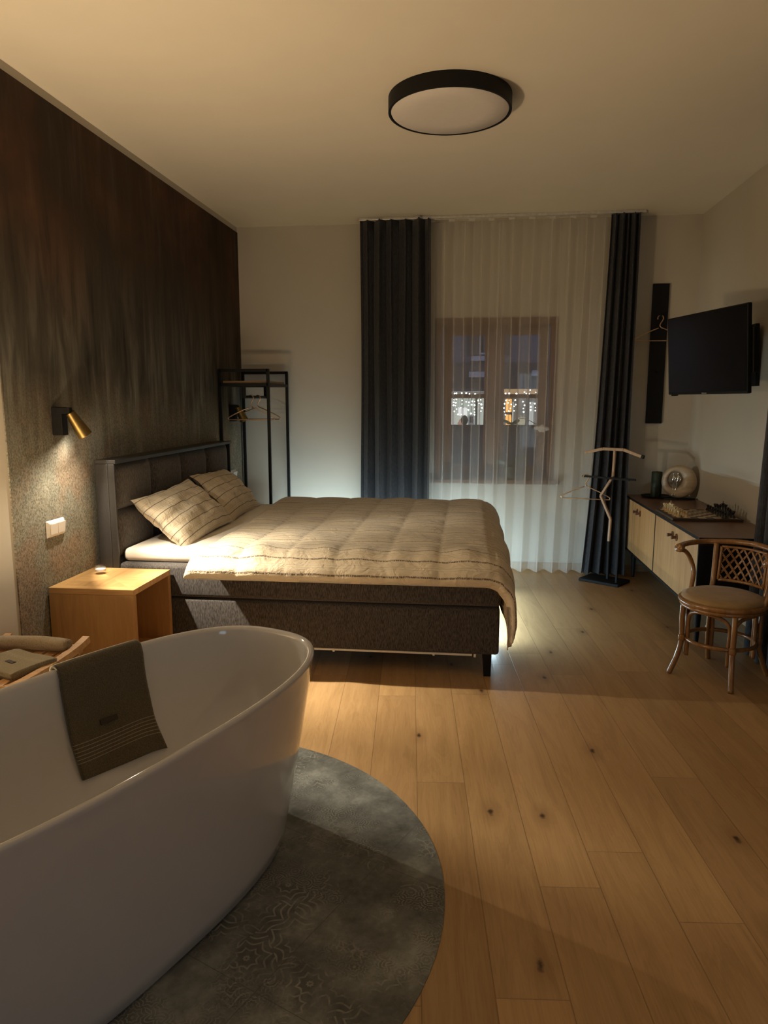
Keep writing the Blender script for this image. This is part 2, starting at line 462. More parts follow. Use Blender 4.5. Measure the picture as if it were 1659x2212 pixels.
def mat_sheer():
    t = NT('white voile')
    tr = t.n('ShaderNodeBsdfTransparent'); tr.inputs[0].default_value = (1, 1, 1, 1)
    df = t.n('ShaderNodeBsdfDiffuse'); tl = t.n('ShaderNodeBsdfTranslucent')
    for q in (df, tl): q.inputs[0].default_value = (0.88, 0.86, 0.82, 1)
    m1 = t.n('ShaderNodeMixShader', i_0=0.45); t.l(df.outputs[0], m1.inputs[1]); t.l(tl.outputs[0], m1.inputs[2])
    m2 = t.n('ShaderNodeMixShader')
    f = t.noise(t.co('Object', (1500, 1500, 1500)), 1, 1)
    t.l(t.ramp(f, [(0.3, 0.28), (0.7, 0.38)]), m2.inputs[0])
    t.l(tr.outputs[0], m2.inputs[1]); t.l(m1.outputs[0], m2.inputs[2])
    t.l(m2.outputs[0], t.out.inputs['Surface'])
    t.t.nodes.remove(t.b)
    return t.m

def mat_glass(name, refl=0.08, tint=(1, 1, 1)):
    t = NT(name)
    tr = t.n('ShaderNodeBsdfTransparent'); tr.inputs[0].default_value = (*tint, 1)
    gl = t.n('ShaderNodeBsdfGlossy'); gl.inputs['Roughness'].default_value = 0.03
    fr = t.n('ShaderNodeLayerWeight', i_Blend=0.25)
    mx = t.n('ShaderNodeMixShader'); t.l(t.math('ADD', t.math('MULTIPLY', t.math('POWER', fr.outputs['Facing'], 3.0), 0.45), refl - 0.03, clamp=True), mx.inputs[0])
    t.l(tr.outputs[0], mx.inputs[1]); t.l(gl.outputs[0], mx.inputs[2]); t.l(mx.outputs[0], t.out.inputs['Surface'])
    t.t.nodes.remove(t.b)
    return t.m

M = {}
M['ceiling'] = mat_plaster('ceiling plaster', (0.80, 0.75, 0.66))
M['wall'] = mat_plaster('wall plaster', (0.56, 0.52, 0.445))
M['floor'] = mat_floor(); M['tile'] = mat_tile(); M['paper'] = mat_wallpaper()
M['black'] = plain('black metal', (0.005, 0.005, 0.0055), 0.5, 0.0, var=0.2, spec=0.3)
M['black_matt'] = plain('matt black lacquer', (0.007, 0.007, 0.0075), 0.6, var=0.2, spec=0.25)
M['brass'] = plain('brushed brass', (0.24, 0.165, 0.06), 0.45, 1.0, var=0.12, scale=60)
M['gold'] = plain('copper gold wire', (0.72, 0.50, 0.32), 0.28, 1.0, var=0.08)
M['alu'] = plain('aluminium rail', (0.7, 0.68, 0.64), 0.4, 0.6)
M['plastic'] = plain('white plastic', (0.80, 0.76, 0.70), 0.35, var=0.02)
M['bedfab'] = mat_fabric('charcoal melange fabric', (0.032, 0.029, 0.029), (0.125, 0.113, 0.108))
M['bedpanel'] = plain('dark grey faux leather', (0.024, 0.022, 0.0215), 0.42, var=0.1, bump=0.1, scale=90)
M['sheet'] = plain('white cotton sheet', (0.82, 0.77, 0.70), 0.95, var=0.03, scale=14, bump=0.15, spec=0.1)
M['duvet'] = mat_striped('striped linen duvet', 1.0, 0.078)
M['pillow'] = mat_striped('striped linen pillow', 1.0, 0.072, dash=False, wid=0.0048)
M['oak'] = mat_wood('honey oak', (0.44, 0.235, 0.085), (0.66, 0.40, 0.165), 'X', 1.0, 0.38)
M['oakz'] = mat_wood('honey oak upright', (0.38, 0.20, 0.075), (0.52, 0.30, 0.12), 'Z', 1.0, 0.42)
M['oaky'] = mat_wood('honey oak lengthwise', (0.44, 0.235, 0.085), (0.66, 0.40, 0.165), 'Y', 1.0, 0.38)
M['door'] = mat_wood('sideboard oak doors', (0.40, 0.22, 0.09), (0.58, 0.36, 0.165), 'Z', 0.8, 0.4)
M['walnut'] = mat_wood('brown sideboard top', (0.13, 0.07, 0.045), (0.20, 0.11, 0.07), 'Y', 0.8, 0.30)
M['knob'] = mat_wood('walnut knob', (0.10, 0.05, 0.03), (0.17, 0.085, 0.05), 'X', 2, 0.4)
M['teak'] = mat_wood('teak slats', (0.30, 0.16, 0.07), (0.50, 0.30, 0.15), 'Y', 1.2, 0.45)
M['teakx'] = mat_wood('teak rail', (0.36, 0.20, 0.09), (0.58, 0.36, 0.18), 'X', 1.2, 0.45)
M['shelf'] = mat_wood('rack shelf', (0.24, 0.14, 0.07), (0.36, 0.22, 0.11), 'X', 1.0, 0.5)
M['valet'] = mat_wood('valet beech', (0.36, 0.23, 0.14), (0.52, 0.36, 0.24), 'Z', 1.5, 0.45)
M['window'] = mat_wood('brown window frame', (0.13, 0.065, 0.032), (0.23, 0.12, 0.06), 'Z', 1.0, 0.4)
M['rattan'] = mat_wood('varnished rattan', (0.19, 0.085, 0.026), (0.34, 0.17, 0.058), 'Z', 1.5, 0.24, spec=0.6, coat=0.3)
M['seat'] = plain('ochre velour', (0.34, 0.215, 0.085), 0.9, var=0.12, scale=24, Sheen_Weight=0.3)
M['drape'] = mat_fabric('charcoal drape', (0.028, 0.028, 0.032), (0.062, 0.063, 0.070), True, 0.7, 0.2)
M['sheer'] = mat_sheer()
M['tub'] = plain('white acrylic', (0.56, 0.555, 0.565), 0.10, var=0.01, spec=0.5, Coat_Weight=0.5)
M['chrome'] = plain('chrome', (0.8, 0.8, 0.8), 0.12, 1.0, var=0.02)
M['silver'] = plain('polished silver', (0.75, 0.73, 0.70), 0.2, 1.0, var=0.05)
def mat_towel(name, a, b, pitch=None):
    t = NT(name); f = t.noise(t.co('Object', (1, 1, 1)), 260, 3, 0.7); g = t.noise(t.co('Object'), 12, 3)
    c = t.ramp(f, [(0.35, a), (0.65, b)])
    if pitch:
        uv = t.n('ShaderNodeUVMap'); u, v, _ = t.sep(uv.outputs[0])
        lo, hi, n = pitch
        q = t.math('MULTIPLY', t.math('DIVIDE', t.math('SUBTRACT', v, lo), hi - lo), n)
        fr = t.math('ABSOLUTE', t.math('SUBTRACT', t.math('FRACT', q), 0.5))
        inr = t.math('MULTIPLY', t.math('GREATER_THAN', v, lo), t.math('LESS_THAN', v, hi))
        ln = t.math('MULTIPLY', t.math('LESS_THAN', fr, 0.10), inr)
        c = t.mix(t.math('MULTIPLY', ln, 0.5), c, (0.55, 0.46, 0.36))
    t.bump(t.math('ADD', f, t.math('MULTIPLY', g, 0.3)), 0.6, 0.006)
    return t.set(c, 1.0, spec=0.03, Sheen_Weight=0.3)
M['towel'] = mat_towel('olive brown terry', (0.072, 0.060, 0.037), (0.145, 0.123, 0.08), (0.70, 0.87, 6))
M['cloth'] = mat_towel('olive face cloth', (0.16, 0.135, 0.085), (0.28, 0.24, 0.16), (0.62, 0.75, 3))
M['roll'] = mat_towel('rolled terry', (0.24, 0.19, 0.13), (0.40, 0.33, 0.24))
M['leather'] = plain('dark leather label', (0.03, 0.018, 0.013), 0.6)
M['diffuser'] = plain('opal diffuser', (0.70, 0.66, 0.64), 0.6, var=0.02)
M['screen'] = plain('switched off screen', (0.006, 0.006, 0.007), 0.22, var=0.1, spec=0.35)
M['logo'] = plain('grey print', (0.45, 0.45, 0.45), 0.5)
M['glass'] = mat_glass('clear glass', 0.10); M['pane'] = mat_glass('window glass', 0.06, (0.97, 0.98, 1.0))
M['wax'] = plain('white wax', (0.85, 0.82, 0.76), 0.6, var=0.02)
M['green'] = plain('dark green candle', (0.016, 0.026, 0.011), 0.55)
M['stone'] = mat_wood('streaked beige ceramic', (0.36, 0.27, 0.18), (0.56, 0.45, 0.32), 'X', 1.2, 0.35)
M['light_sq'] = mat_wood('maple square', (0.50, 0.36, 0.20), (0.62, 0.47, 0.28), 'X', 2, 0.45)
M['dark_sq'] = mat_wood('dark square', (0.03, 0.018, 0.012), (0.06, 0.035, 0.022), 'X', 2, 0.45)
M['boxwood'] = mat_wood('boxwood', (0.48, 0.34, 0.16), (0.64, 0.48, 0.26), 'Z', 2, 0.4)
M['ebony'] = plain('ebonised wood', (0.016, 0.013, 0.012), 0.4)
M['skirt'] = mat_wood('oak skirting', (0.32, 0.23, 0.14), (0.45, 0.33, 0.21), 'X', 1.0, 0.5)
M['leaf'] = plain('orchid leaf', (0.03, 0.06, 0.022), 0.45); M['stem'] = plain('orchid stem', (0.07, 0.10, 0.03), 0.6)
M['petal'] = plain('white petal', (0.80, 0.78, 0.76), 0.7, var=0.03)
M['pot'] = plain('olive flower pot', (0.06, 0.06, 0.04), 0.5)
M['facade'] = plain('blue grey render', (0.20, 0.21, 0.25), 0.9)
M['facade_dark'] = plain('dark shingle', (0.085, 0.083, 0.088), 0.9)
M['ext_dark'] = plain('dark joinery', (0.02, 0.018, 0.017), 0.7)
M['ext_white'] = plain('white painted trim', (0.62, 0.62, 0.66), 0.7)
M['asphalt'] = plain('night asphalt', (0.05, 0.05, 0.055), 0.9)

# ================================================================== THE ROOM
XR, YB, ZC = 1.90, 6.40, 3.02
YF = -5.5
def xl(y): return -2.112 + (y - 3.25) * 0.018      # the left wall is not quite square to the back wall
T = 0.2
struct('floor', MB().add([(-2.6, YF - 0.3, 0), (XR + 0.3, YF - 0.3, 0), (XR + 0.3, YB + 0.3, 0), (-2.6, YB + 0.3, 0),
                          (-2.6, YF - 0.3, -T), (XR + 0.3, YF - 0.3, -T), (XR + 0.3, YB + 0.3, -T), (-2.6, YB + 0.3, -T)],
                         [(0, 1, 2, 3), (7, 6, 5, 4), (0, 4, 5, 1), (1, 5, 6, 2), (2, 6, 7, 3), (3, 7, 4, 0)]), M['floor'])
struct('ceiling', MB().box(-2.6, XR + 0.3, YF - 0.3, YB + 0.3, ZC, ZC + T), M['ceiling'])
struct('wall_left', MB().prism([(xl(YF - 0.3), YF - 0.3), (xl(YB + 0.3), YB + 0.3), (-2.5, YB + 0.3), (-2.5, YF - 0.3)], 0, ZC), M['wall'])
struct('wall_front', MB().box(-2.5, XR + 0.3, YF - T, YF, 0, ZC), M['wall'])
struct('wall_right', MB().box(XR, XR + T, YF - 0.3, YB + 0.3, 0, ZC), M['wall'])
# back wall with the window opening
WX0, WX1, WZ0, WZ1 = -0.285, 0.765, 0.785, 2.215
b = MB()
b.box(-2.5, WX0, YB, YB + 0.28, 0, ZC); b.box(WX1, XR + 0.3, YB, YB + 0.28, 0, ZC)
b.box(WX0, WX1, YB, YB + 0.28, 0, WZ0); b.box(WX0, WX1, YB, YB + 0.28, WZ1, ZC)
struct('wall_back', b, M['wall'])
# printed wallpaper on the left wall
PW = 0.006
struct('wall_left_covering', MB().prism([(xl(3.067), 3.067), (xl(3.067) + PW, 3.067), (xl(YB) + PW, YB), (xl(YB), YB)], 0, 2.975), M['paper'])
struct('floor_tile', MB().lathe([(0.982, 0.0), (0.982, 0.003), (0.0001, 0.003)], 96, (-1.022, 1.925, 0), cap=False), M['tile'])
struct('baseboard_back', MB().box(-2.05, XR, YB - 0.014, YB, 0, 0.062), M['skirt'], bevel=0.003)
struct('baseboard_right', MB().box(XR - 0.014, XR, 2.0, YB - 0.014, 0, 0.062), M['skirt'], bevel=0.003)

# ------------------------------------------------------------------ window_1
def ring_xz(b, x0, x1, z0, z1, y0, y1, wx, wz=None):
    wz = wz or wx
    b.box(x0, x0 + wx, y0, y1, z0, z1); b.box(x1 - wx, x1, y0, y1, z0, z1)
    b.box(x0 + wx, x1 - wx, y0, y1, z1 - wz, z1); b.box(x0 + wx, x1 - wx, y0, y1, z0, z0 + wz)
win = bpy.data.objects.new('window_1', None); COL.objects.link(win); win.location = (0.24, YB, WZ0); win['kind'] = 'structure'
b = MB(); ring_xz(b, WX0, WX1, WZ0, WZ1, YB - 0.012, YB + 0.17, 0.055); b.box(0.20, 0.28, YB + 0.07, YB + 0.15, WZ0 + 0.05, WZ1 - 0.05)
build('window_frame', b, M['window'], win, bevel=0.004)
for x0, x1 in ((-0.22, 0.225), (0.245, 0.70)):
    b = MB(); ring_xz(b, x0, x1, WZ0 + 0.06, WZ1 - 0.06, YB + 0.085, YB + 0.135, 0.078)
    b.box(x0 + 0.07, x1 - 0.07, YB + 0.095, YB + 0.128, 1.528, 1.562)
    sash = build('window_sash', b, M['window'], win, bevel=0.005)
    build('pane', MB().box(x0 + 0.07, x1 - 0.07, YB + 0.108, YB + 0.114, WZ0 + 0.13, WZ1 - 0.13), M['pane'], sash)
b = MB().box(0.232, 0.252, YB + 0.06, YB + 0.085, 1.42, 1.48); b.box(0.236, 0.248, YB + 0.045, YB + 0.062, 1.34, 1.46)
build('window_handle', b, M['black'], win, bevel=0.003)
build('window_sill', MB().box(WX0 - 0.03, WX1 + 0.05, YB - 0.05, YB + 0.09, WZ0 - 0.01, WZ0 + 0.025), M['window'], win, bevel=0.004)

# ================================================================== OUTSIDE: the lit shop across the street
GY = 22.0
def ex(px, y=GY):      # where a sight line at that angle meets the facade plane
    return y * math.tan(math.atan((px - 829.5) / 1553.0) - YAW)
def ez(py, y=GY): return 1.5 - (py - 867) / 1534.0 * (y * 1.012)
shop = thing('shop_building', 'blue grey building across the street with a brightly lit shop window', 'building', (ex(1060), GY, -2.5))
b = MB(); b.box(ex(860), ex(1300), GY, GY + 4, ez(790), ez(600)); build('upper_wall', b, M['facade'], shop)
b = MB(); b.box(ex(860), ex(1300), GY - 0.5, GY + 4, ez(842), ez(790)); build('shingle_band', b, M['facade_dark'], shop)
b = MB(); b.box(ex(860), ex(1300), GY, GY + 4, -2.5, ez(919)); build('plinth', b, M['facade_dark'], shop)
b = MB(); b.box(ex(860), ex(971), GY, GY + 4, ez(919), ez(842)); b.box(ex(1052), ex(1079), GY, GY + 4, ez(919), ez(842)); b.box(ex(1170), ex(1300), GY, GY + 4, ez(919), ez(842))
build('shop_pier', b, M['facade_dark'], shop)
b = MB(); ring_xz(b, ex(1033), ex(1053), ez(771), ez(712), GY - 0.06, GY + 0.02, 0.05); b.box(ex(1042.6), ex(1043.4), GY - 0.06, GY, ez(770), ez(713))
uw = build('upper_window', b, M['ext_white'], shop)
build('pane', MB().box(ex(1034), ex(1052), GY - 0.02, GY + 0.01, ez(770), ez(713)), M['ext_dark'], uw)
build('shutter', MB().box(ex(1007), ex(1031), GY - 0.07, GY + 0.01, ez(772), ez(712)), M['facade_dark'], shop)
build('shutter', MB().box(ex(1086), ex(1098), GY - 0.07, GY + 0.01, ez(772), ez(712)), M['facade_dark'], shop)
build('ledge', MB().box(ex(1016), ex(1052), GY - 0.2, GY + 0.01, ez(785), ez(775)), M['ext_white'], shop)
build('canopy', MB().box(ex(1012), ex(1050), GY - 0.8, GY - 0.5, ez(819), ez(808)), M['ext_white'], shop)
build('canopy', MB().box(ex(1143), ex(1165), GY - 0.8, GY - 0.5, ez(817), ez(806)), M['ext_white'], shop)
e_white = emit('lit shop interior', (0.86, 0.95, 0.80), 0.62); e_warm = emit('warm lit ceiling', (1.0, 0.62, 0.28), 0.45)
e_dim = emit('dim lit interior', (0.75, 0.66, 0.52), 0.22); e_or = emit('orange lantern light', (1.0, 0.48, 0.10), 1.6)
e_bulb = emit('fairy light bulb', (0.92, 1.0, 0.86), 16.0); e_col = emit('lit white curtain', (0.95, 0.95, 0.85), 0.55)
build('lit_interior', MB().box(ex(971), ex(1052), GY + 0.5, GY + 0.55, ez(919), ez(855)), e_white, shop)
build('lit_interior', MB().box(ex(1079), ex(1170), GY + 0.5, GY + 0.55, ez(919), ez(855)), e_dim, shop)
build('lit_soffit', MB().box(ex(1079), ex(1170), GY - 0.02, GY + 0.06, ez(853), ez(841)), e_warm, shop)
build('lit_soffit', MB().box(ex(971), ex(1052), GY - 0.02, GY + 0.06, ez(853), ez(847)), e_dim, shop)
b = MB()
for p0, p1 in ((1027, 1032), (1086, 1089.5), (1105.5, 1108), (1046.5, 1052), (1118, 1121), (1137, 1145)): b.box(ex(p0), ex(p1), GY + 0.2, GY + 0.3, ez(919), ez(853))
build('mullion', b, M['ext_dark'], shop)
for p0, p1 in ((975, 984), (1034, 1040), (1145.5, 1156), (1081, 1085), (1108.5, 1112)):
    build('curtain_panel', MB().box(ex(p0), ex(p1), GY + 0.4, GY + 0.44, ez(919), ez(868)), e_col, shop)
build('menu_board', MB().box(ex(1122), ex(1136), GY + 0.3, GY + 0.36, ez(899), ez(876)), e_dim, shop)
b = MB()
for i in range(7): b.box(ex(1123), ex(1133 + (i % 3)), GY + 0.28, GY + 0.3, ez(879.2 + i * 2.8), ez(878.2 + i * 2.8))
build('menu_line', b, M['ext_dark'], shop)
build('beige_panel', MB().box(ex(1121), ex(1137), GY + 0.3, GY + 0.36, ez(920), ez(901)), emit('beige lit panel', (0.75, 0.66, 0.40), 0.5), shop)
b = MB(); ring_xz(b, ex(1012), ex(1026), ez(916), ez(895), GY + 0.24, GY + 0.3, 0.05); build('inner_window', b, M['ext_white'], shop)
build('inner_pane', MB().box(ex(1012.5), ex(1025.5), GY + 0.3, GY + 0.33, ez(915.5), ez(895.5)), M['ext_dark'], shop)
b = MB()
for i in range(6):
    for j in range(5):
        b.tube([(ex(991 + 3.4 * i + 1.2 * cos(a)), GY + 0.16, ez(881 + 3.4 * j + (i % 2) * 1.5 + 1.2 * sin(a))) for a in [k * pi / 4 for k in range(8)]], 0.012, 5, closed=True)
build('lace_ornament', b, emit('lit white lace', (1, 1, 0.95), 1.2), shop)
b = MB()
for k, (ppx, ppy, rx) in enumerate(((997, 908, 5), (993, 913, 4), (1000, 914, 4))): b.ball((ex(ppx), GY + 0.1, ez(ppy)), (rx * 0.0145, 0.05, rx * 0.0145))
build('flower_arrangement', b, emit('pink lit flowers', (0.9, 0.5, 0.36), 0.45), shop)
b = MB().ball((ex(1004), GY - 0.05, ez(906)), (0.11, 0.08, 0.15)); build('wreath', b, M['ext_dark'], shop)
lant = thing('lantern_column', 'tall glowing orange lantern column seen through the right sash', 'lantern', (ex(1099), GY - 0.1, ez(918)))
build('lamp_shade', MB().lathe([(0.085, ez(889)), (0.09, ez(875)), (0.085, ez(862))], 16, (ex(1099), GY - 0.1, 0)), e_or, lant)
build('lamp_shade', MB().lathe([(0.07, ez(917)), (0.09, ez(903)), (0.075, ez(894))], 16, (ex(1099), GY - 0.1, 0)), e_or, lant)
build('collar', MB().lathe([(0.08, ez(894)), (0.11, ez(891.5)), (0.08, ez(889))], 16, (ex(1099), GY - 0.1, 0)), M['ext_dark'], lant)
# fairy lights: one hanging chain of lights per shop window, its bulbs as parts
rnd = random.Random(5)
bm_b = MB().ball((0, 0, 0), 0.021, 8, 6)
def fairy(label, pts, x0, x1):
    t = thing('fairy_light_chain', label, 'string lights', (ex((x0 + x1) / 2), GY - 0.25, ez(860)), 0, 'fairy lights in the shop windows')
    b = MB().tube([(ex(x0 + (x1 - x0) * i / 12), GY - 0.25, ez(852.5)) for i in range(13)], 0.006, 5)
    for px_, py_ in pts:
        b.tube([(ex(px_), GY - 0.25, ez(852.5)), (ex(px_), GY - 0.25, ez(py_))], 0.003, 4)
    build('wire', b, M['ext_dark'], t)
    proto = None
    for px_, py_ in pts:
        if proto is None:
            proto = build('bulb', bm_b, e_bulb, t, local=True, smooth=True); q = proto
        else:
            q = proto.copy(); COL.objects.link(q)
        q.parent = t
        q.location = Vector((ex(px_), GY - 0.25, ez(py_))) - t.location
        k = rnd.uniform(0.6, 1.15); q.scale = (k, k, k)
ptsL = [(982, 851), (986, 850.5), (997.5, 850), (1007, 850), (1014, 852), (1026, 852.5),
        (981, 864), (986, 863), (980, 869), (985, 870), (980, 875), (984.5, 875.5), (998.5, 865), (1007, 868), (1013, 869), (1020, 867),
        (1025, 867.5), (998.5, 872.5), (1012, 875.5), (1019, 874), (1025.5, 875), (995.5, 880), (1012, 884.5), (1025, 883), (982, 887.5), (987, 883),
        (1025.5, 889.5), (1032.5, 865), (1038, 864), (1035, 871.5), (1039.5, 873), (1041, 880), (1039, 887), (1018, 892), (1025.5, 894.5), (990, 894), (997.5, 904 - 10)]
ptsR = [(1084, 849.5), (1091, 851), (1098.5, 851), (1114, 851.5), (1131, 848.5), (1143, 844.5), (1135, 851), (1141.5, 852), (1155, 849),
        (1083, 865), (1092, 865), (1098.5, 865), (1112, 864.5), (1097, 870), (1103.5, 873), (1089.5, 872), (1113, 873.5), (1110, 877), (1128.5, 867.5),
        (1132, 875), (1129.5, 881.5), (1130.5, 888.5), (1144, 870.5), (1154, 871.5), (1145.5, 878.5), (1155.5, 879.5), (1145.5, 884.5), (1155.5, 886),
        (1088, 880.5), (1089.5, 888), (1102, 881), (1110, 886.5), (1084.5, 893), (1092, 894.5), (1099, 887), (1081, 880)]
fairy('chain of white fairy lights in the left shop window across the street', ptsL, 974, 1050)
fairy('chain of white fairy lights in the shop window with the orange lantern', ptsR, 1080, 1160)
struct('street', MB().box(-14, 16, YB + 1.2, 40, -2.7, -2.5), M['asphalt'])
# slatted balcony parapet just outside the window
par = thing('balcony_parapet', 'dark slatted balcony railing just outside the window', 'railing', (0.24, 7.9, -0.2))
b = MB()
for i in range(9): b.box(-1.6, 2.2, 7.9, 7.93, 0.1 + i * 0.125, 0.1 + i * 0.125 + 0.11)
build('slat_panel', b, plain('grey weathered slat', (0.16, 0.15, 0.145), 0.8), par)
for xp in (-1.55, 0.3, 2.15): build('post', MB().box(xp - 0.03, xp + 0.03, 7.935, 7.995, -2.5, 1.21), M['ext_dark'], par)
build('top_rail', MB().box(-1.6, 2.2, 7.87, 7.96, 1.215, 1.245), M['ext_dark'], par)

# ================================================================== CURTAINS
tr = thing('curtain_track', 'white aluminium curtain track on the ceiling above the window', 'curtain rail', (0.23, 6.2, ZC))
b = MB().box(-0.93, 1.40, 6.195, 6.225, ZC - 0.022, ZC); b.box(-0.93, 1.40, 6.255, 6.28, ZC - 0.018, ZC)
build('rail', b, M['alu'], tr, bevel=0.003)
for k, x in enumerate([-0.30 + 0.165 * i for i in range(9)]):
    build('glider', MB().box(x - 0.045, x + 0.005, 6.262, 6.272, ZC - 0.034, ZC - 0.018), M['plastic'], tr)

def drape(name, xa0, xa1, xb0, xb1, y, z0, z1, folds, amp, mat, label, cat='curtain', seed=0, irr=0.25, flare=0.0, hem=0.0, group=None, thick=0.004, nu=None, sharp=0.0):
    rn = random.Random(seed)
    w = [1 + irr * rn.uniform(-1, 1) for _ in range(folds)]
    tot = sum(w); cum = [0]
    for q in w: cum.append(cum[-1] + q / tot)
    A = [amp * (1 + irr * rn.uniform(-1, 1)) for _ in range(folds)]
    ph = [rn.uniform(0, 6.28) for _ in range(folds)]
    def fn(u, v):
        k = min(folds - 1, next(i for i in range(folds) if u <= cum[i + 1] + 1e-9))
        f = (u - cum[k]) / (cum[k + 1] - cum[k])
        h = 1 - v       # v = 0 bottom, 1 top
        e = h ** 1.6
        xa = xa0 + (xb0 - xa0) * e; xb = xa1 + (xb1 - xa1) * e
        s = sin(2 * pi * f)
        if sharp: s = math.tanh(sharp * s) / math.tanh(sharp)
        c = A[k] * (0.75 + 0.35 * h) * s + 0.006 * sin(5 * h + ph[k])
        sway = 0.5 * (cum[k + 1] - cum[k]) * (xb - xa) * 0.28 * sin(4 * pi * f) + 0.004 * sin(7 * h + ph[k])
        z = z0 + (z1 - z0) * v + (hem * s * (1 - v) ** 8)
        return (xa + (xb - xa) * u + sway, y + c - flare * h * h, z)
    n = nu or folds * (28 if sharp else 14) + 1
    b = MB().grid(fn, n, 26)
    o = solo(name, b, mat, label, cat, ((xa0 + xa1) / 2, y, z0), group, smooth=True, solid=thick)
    return o
drape('blackout_curtain', -0.918, -0.325, -0.925, -0.315, 6.205, 0.015, 2.995, 6, 0.075, M['drape'], 'wide charcoal blackout curtain left of the white sheers, behind the bed', seed=3, irr=0.45)
drape('blackout_curtain', 1.135, 1.362, 1.02, 1.375, 6.225, 0.012, 2.998, 5, 0.06, M['drape'], 'narrow charcoal blackout curtain gathered behind the valet stand', seed=8, irr=0.3)
drape('sheer_curtain', -0.335, 0.275, -0.34, 0.27, 6.285, 0.012, 2.985, 4, 0.026, M['sheer'], 'white sheer curtain panel beside the wide charcoal curtain', seed=2, irr=0.12, hem=0.006, thick=0, sharp=2.6, group='sheers over the window')
drape('sheer_curtain', 0.235, 1.135, 0.23, 1.065, 6.275, 0.012, 2.985, 6, 0.028, M['sheer'], 'white sheer curtain panel reaching the floor beside the valet stand', seed=6, irr=0.15, hem=0.008, thick=0, sharp=2.6, group='sheers over the window')
# curtain of another window on the right wall
def fnr(u, v):
    y = 4.40 - 1.15 * u; h = 1 - v
    return (1.765 + 0.055 * sin(2 * pi * u * 8) + 0.01 * sin(4 * h + u * 9) - 0.03 * h, y + 0.012 * sin(4 * pi * u * 8), 0.012 + 2.98 * v)
solo('blackout_curtain', MB().grid(fnr, 110, 22), M['drape'], 'charcoal blackout curtain on the right wall behind the rattan chair', 'curtain', (1.74, 3.8, 0.012), smooth=True, solid=0.004)

# ================================================================== CEILING LAMP
cl = thing('ceiling_light', 'round flush ceiling lamp with black rim and pale diffuser, switched off', 'ceiling light', (-0.115, 3.89, ZC))
build('rim', MB().lathe([(0.30, 2.948), (0.312, 2.948), (0.312, ZC), (0.30, ZC)], 72, (-0.115, 3.89, 0), cap=False), M['black_matt'], cl, smooth='auto')
build('diffuser', MB().lathe([(0.3, 2.957), (0.296, 2.949), (0.18, 2.947), (0.0005, 2.947)], 72, (-0.115, 3.89, 0), cap=False), M['diffuser'], cl, smooth=True)

# ================================================================== BED
BX0, BX1, BY0, BY1 = -1.965, 0.195, 3.75, 5.70
bed = thing('bed', 'large charcoal upholstered box spring bed with tufted headboard', 'bed', (-0.9, 4.72, 0))
build('box_spring', MB().box(BX0, BX1, BY0, BY1, 0.13, 0.395), M['bedfab'], bed, bevel=0.018, seg=3, smooth=True)
build('mattress', MB().box(BX0, BX1 + 0.004, BY0 - 0.004, BY1 + 0.004, 0.402, 0.588), M['bedfab'], bed, bevel=0.022, seg=4, smooth=True)
def sheetf(u, v):
    pass
b = MB(); b.box(-1.955, 0.165, 3.80, 5.66, 0.588, 0.665)
build('fitted_sheet', b, M['sheet'], bed, bevel=0.032, seg=5, smooth=True)
for lx, ly in ((0.135, 3.79), (0.135, 5.66), (-1.9, 3.79), (-1.9, 5.66)):
    b = MB().prism([(-0.028, -0.028), (0.028, -0.028), (0.028, 0.028), (-0.028, 0.028)], 0, 0.001)
    b = MB(); q = 0.019; Q = 0.031
    b.add([(lx - q, ly - q, 0), (lx + q, ly - q, 0), (lx + q, ly + q, 0), (lx - q, ly + q, 0), (lx - Q, ly - Q, 0.14), (lx + Q * 0.7, ly - Q, 0.14), (lx + Q * 0.7, ly + Q, 0.14), (lx - Q, ly + Q, 0.14)],
          [(3, 2, 1, 0), (4, 5, 6, 7), (0, 1, 5, 4), (1, 2, 6, 5), (2, 3, 7, 6), (3, 0, 4, 7)])
    build('leg', b, M['black_matt'], bed, bevel=0.003)
b = MB().box(-1.7, 0.05, 3.758, 3.772, 0.119, 0.131)
strip = build('light_strip', b, M['plastic'], bed, bevel=0.002); strip['label'] = 'unlit white light strip under the bed edge'
for x in (-1.3, -0.72, -0.16, 0.065): build('clip', MB().box(x - 0.006, x + 0.006, 3.755, 3.775, 0.114, 0.132), M['plastic'], strip)
# headboard: frame with tufted cushions
b = MB(); b.box(-2.06, -1.985, BY0 - 0.012, BY1 + 0.012, 0.02, 1.155); b.box(-1.985, -1.945, BY0 - 0.012, BY0 + 0.004, 0.02, 1.155); b.box(-1.985, -1.945, BY1 - 0.004, BY1 + 0.012, 0.02, 1.155)
hb = build('headboard', b, M['bedpanel'], bed, bevel=0.004)
build('top_cap', MB().box(-2.06, -1.935, BY0 - 0.014, BY1 + 0.014, 1.155, 1.178), M['bedpanel'], hb, bevel=0.004)
cols = [BY0 + 0.004, 4.255, 4.73, 5.21, BY1 - 0.004]
zr = [(0.34, 0.612), (0.612, 0.885), (0.885, 1.153)]
for i in range(4):
    for z0, z1 in zr:
        y0, y1 = cols[i], cols[i + 1]
        def fc(u, v):
            e = (1 - abs(2 * u - 1) ** 4) * (1 - abs(2 * v - 1) ** 4)
            e = max(e, 0) ** 0.5
            return (-1.985 + 0.042 * e, y0 + (y1 - y0) * u, z0 + (z1 - z0) * v)
        build('tufted_panel', MB().grid(fc, 15, 13), M['bedfab'], hb, smooth=True)

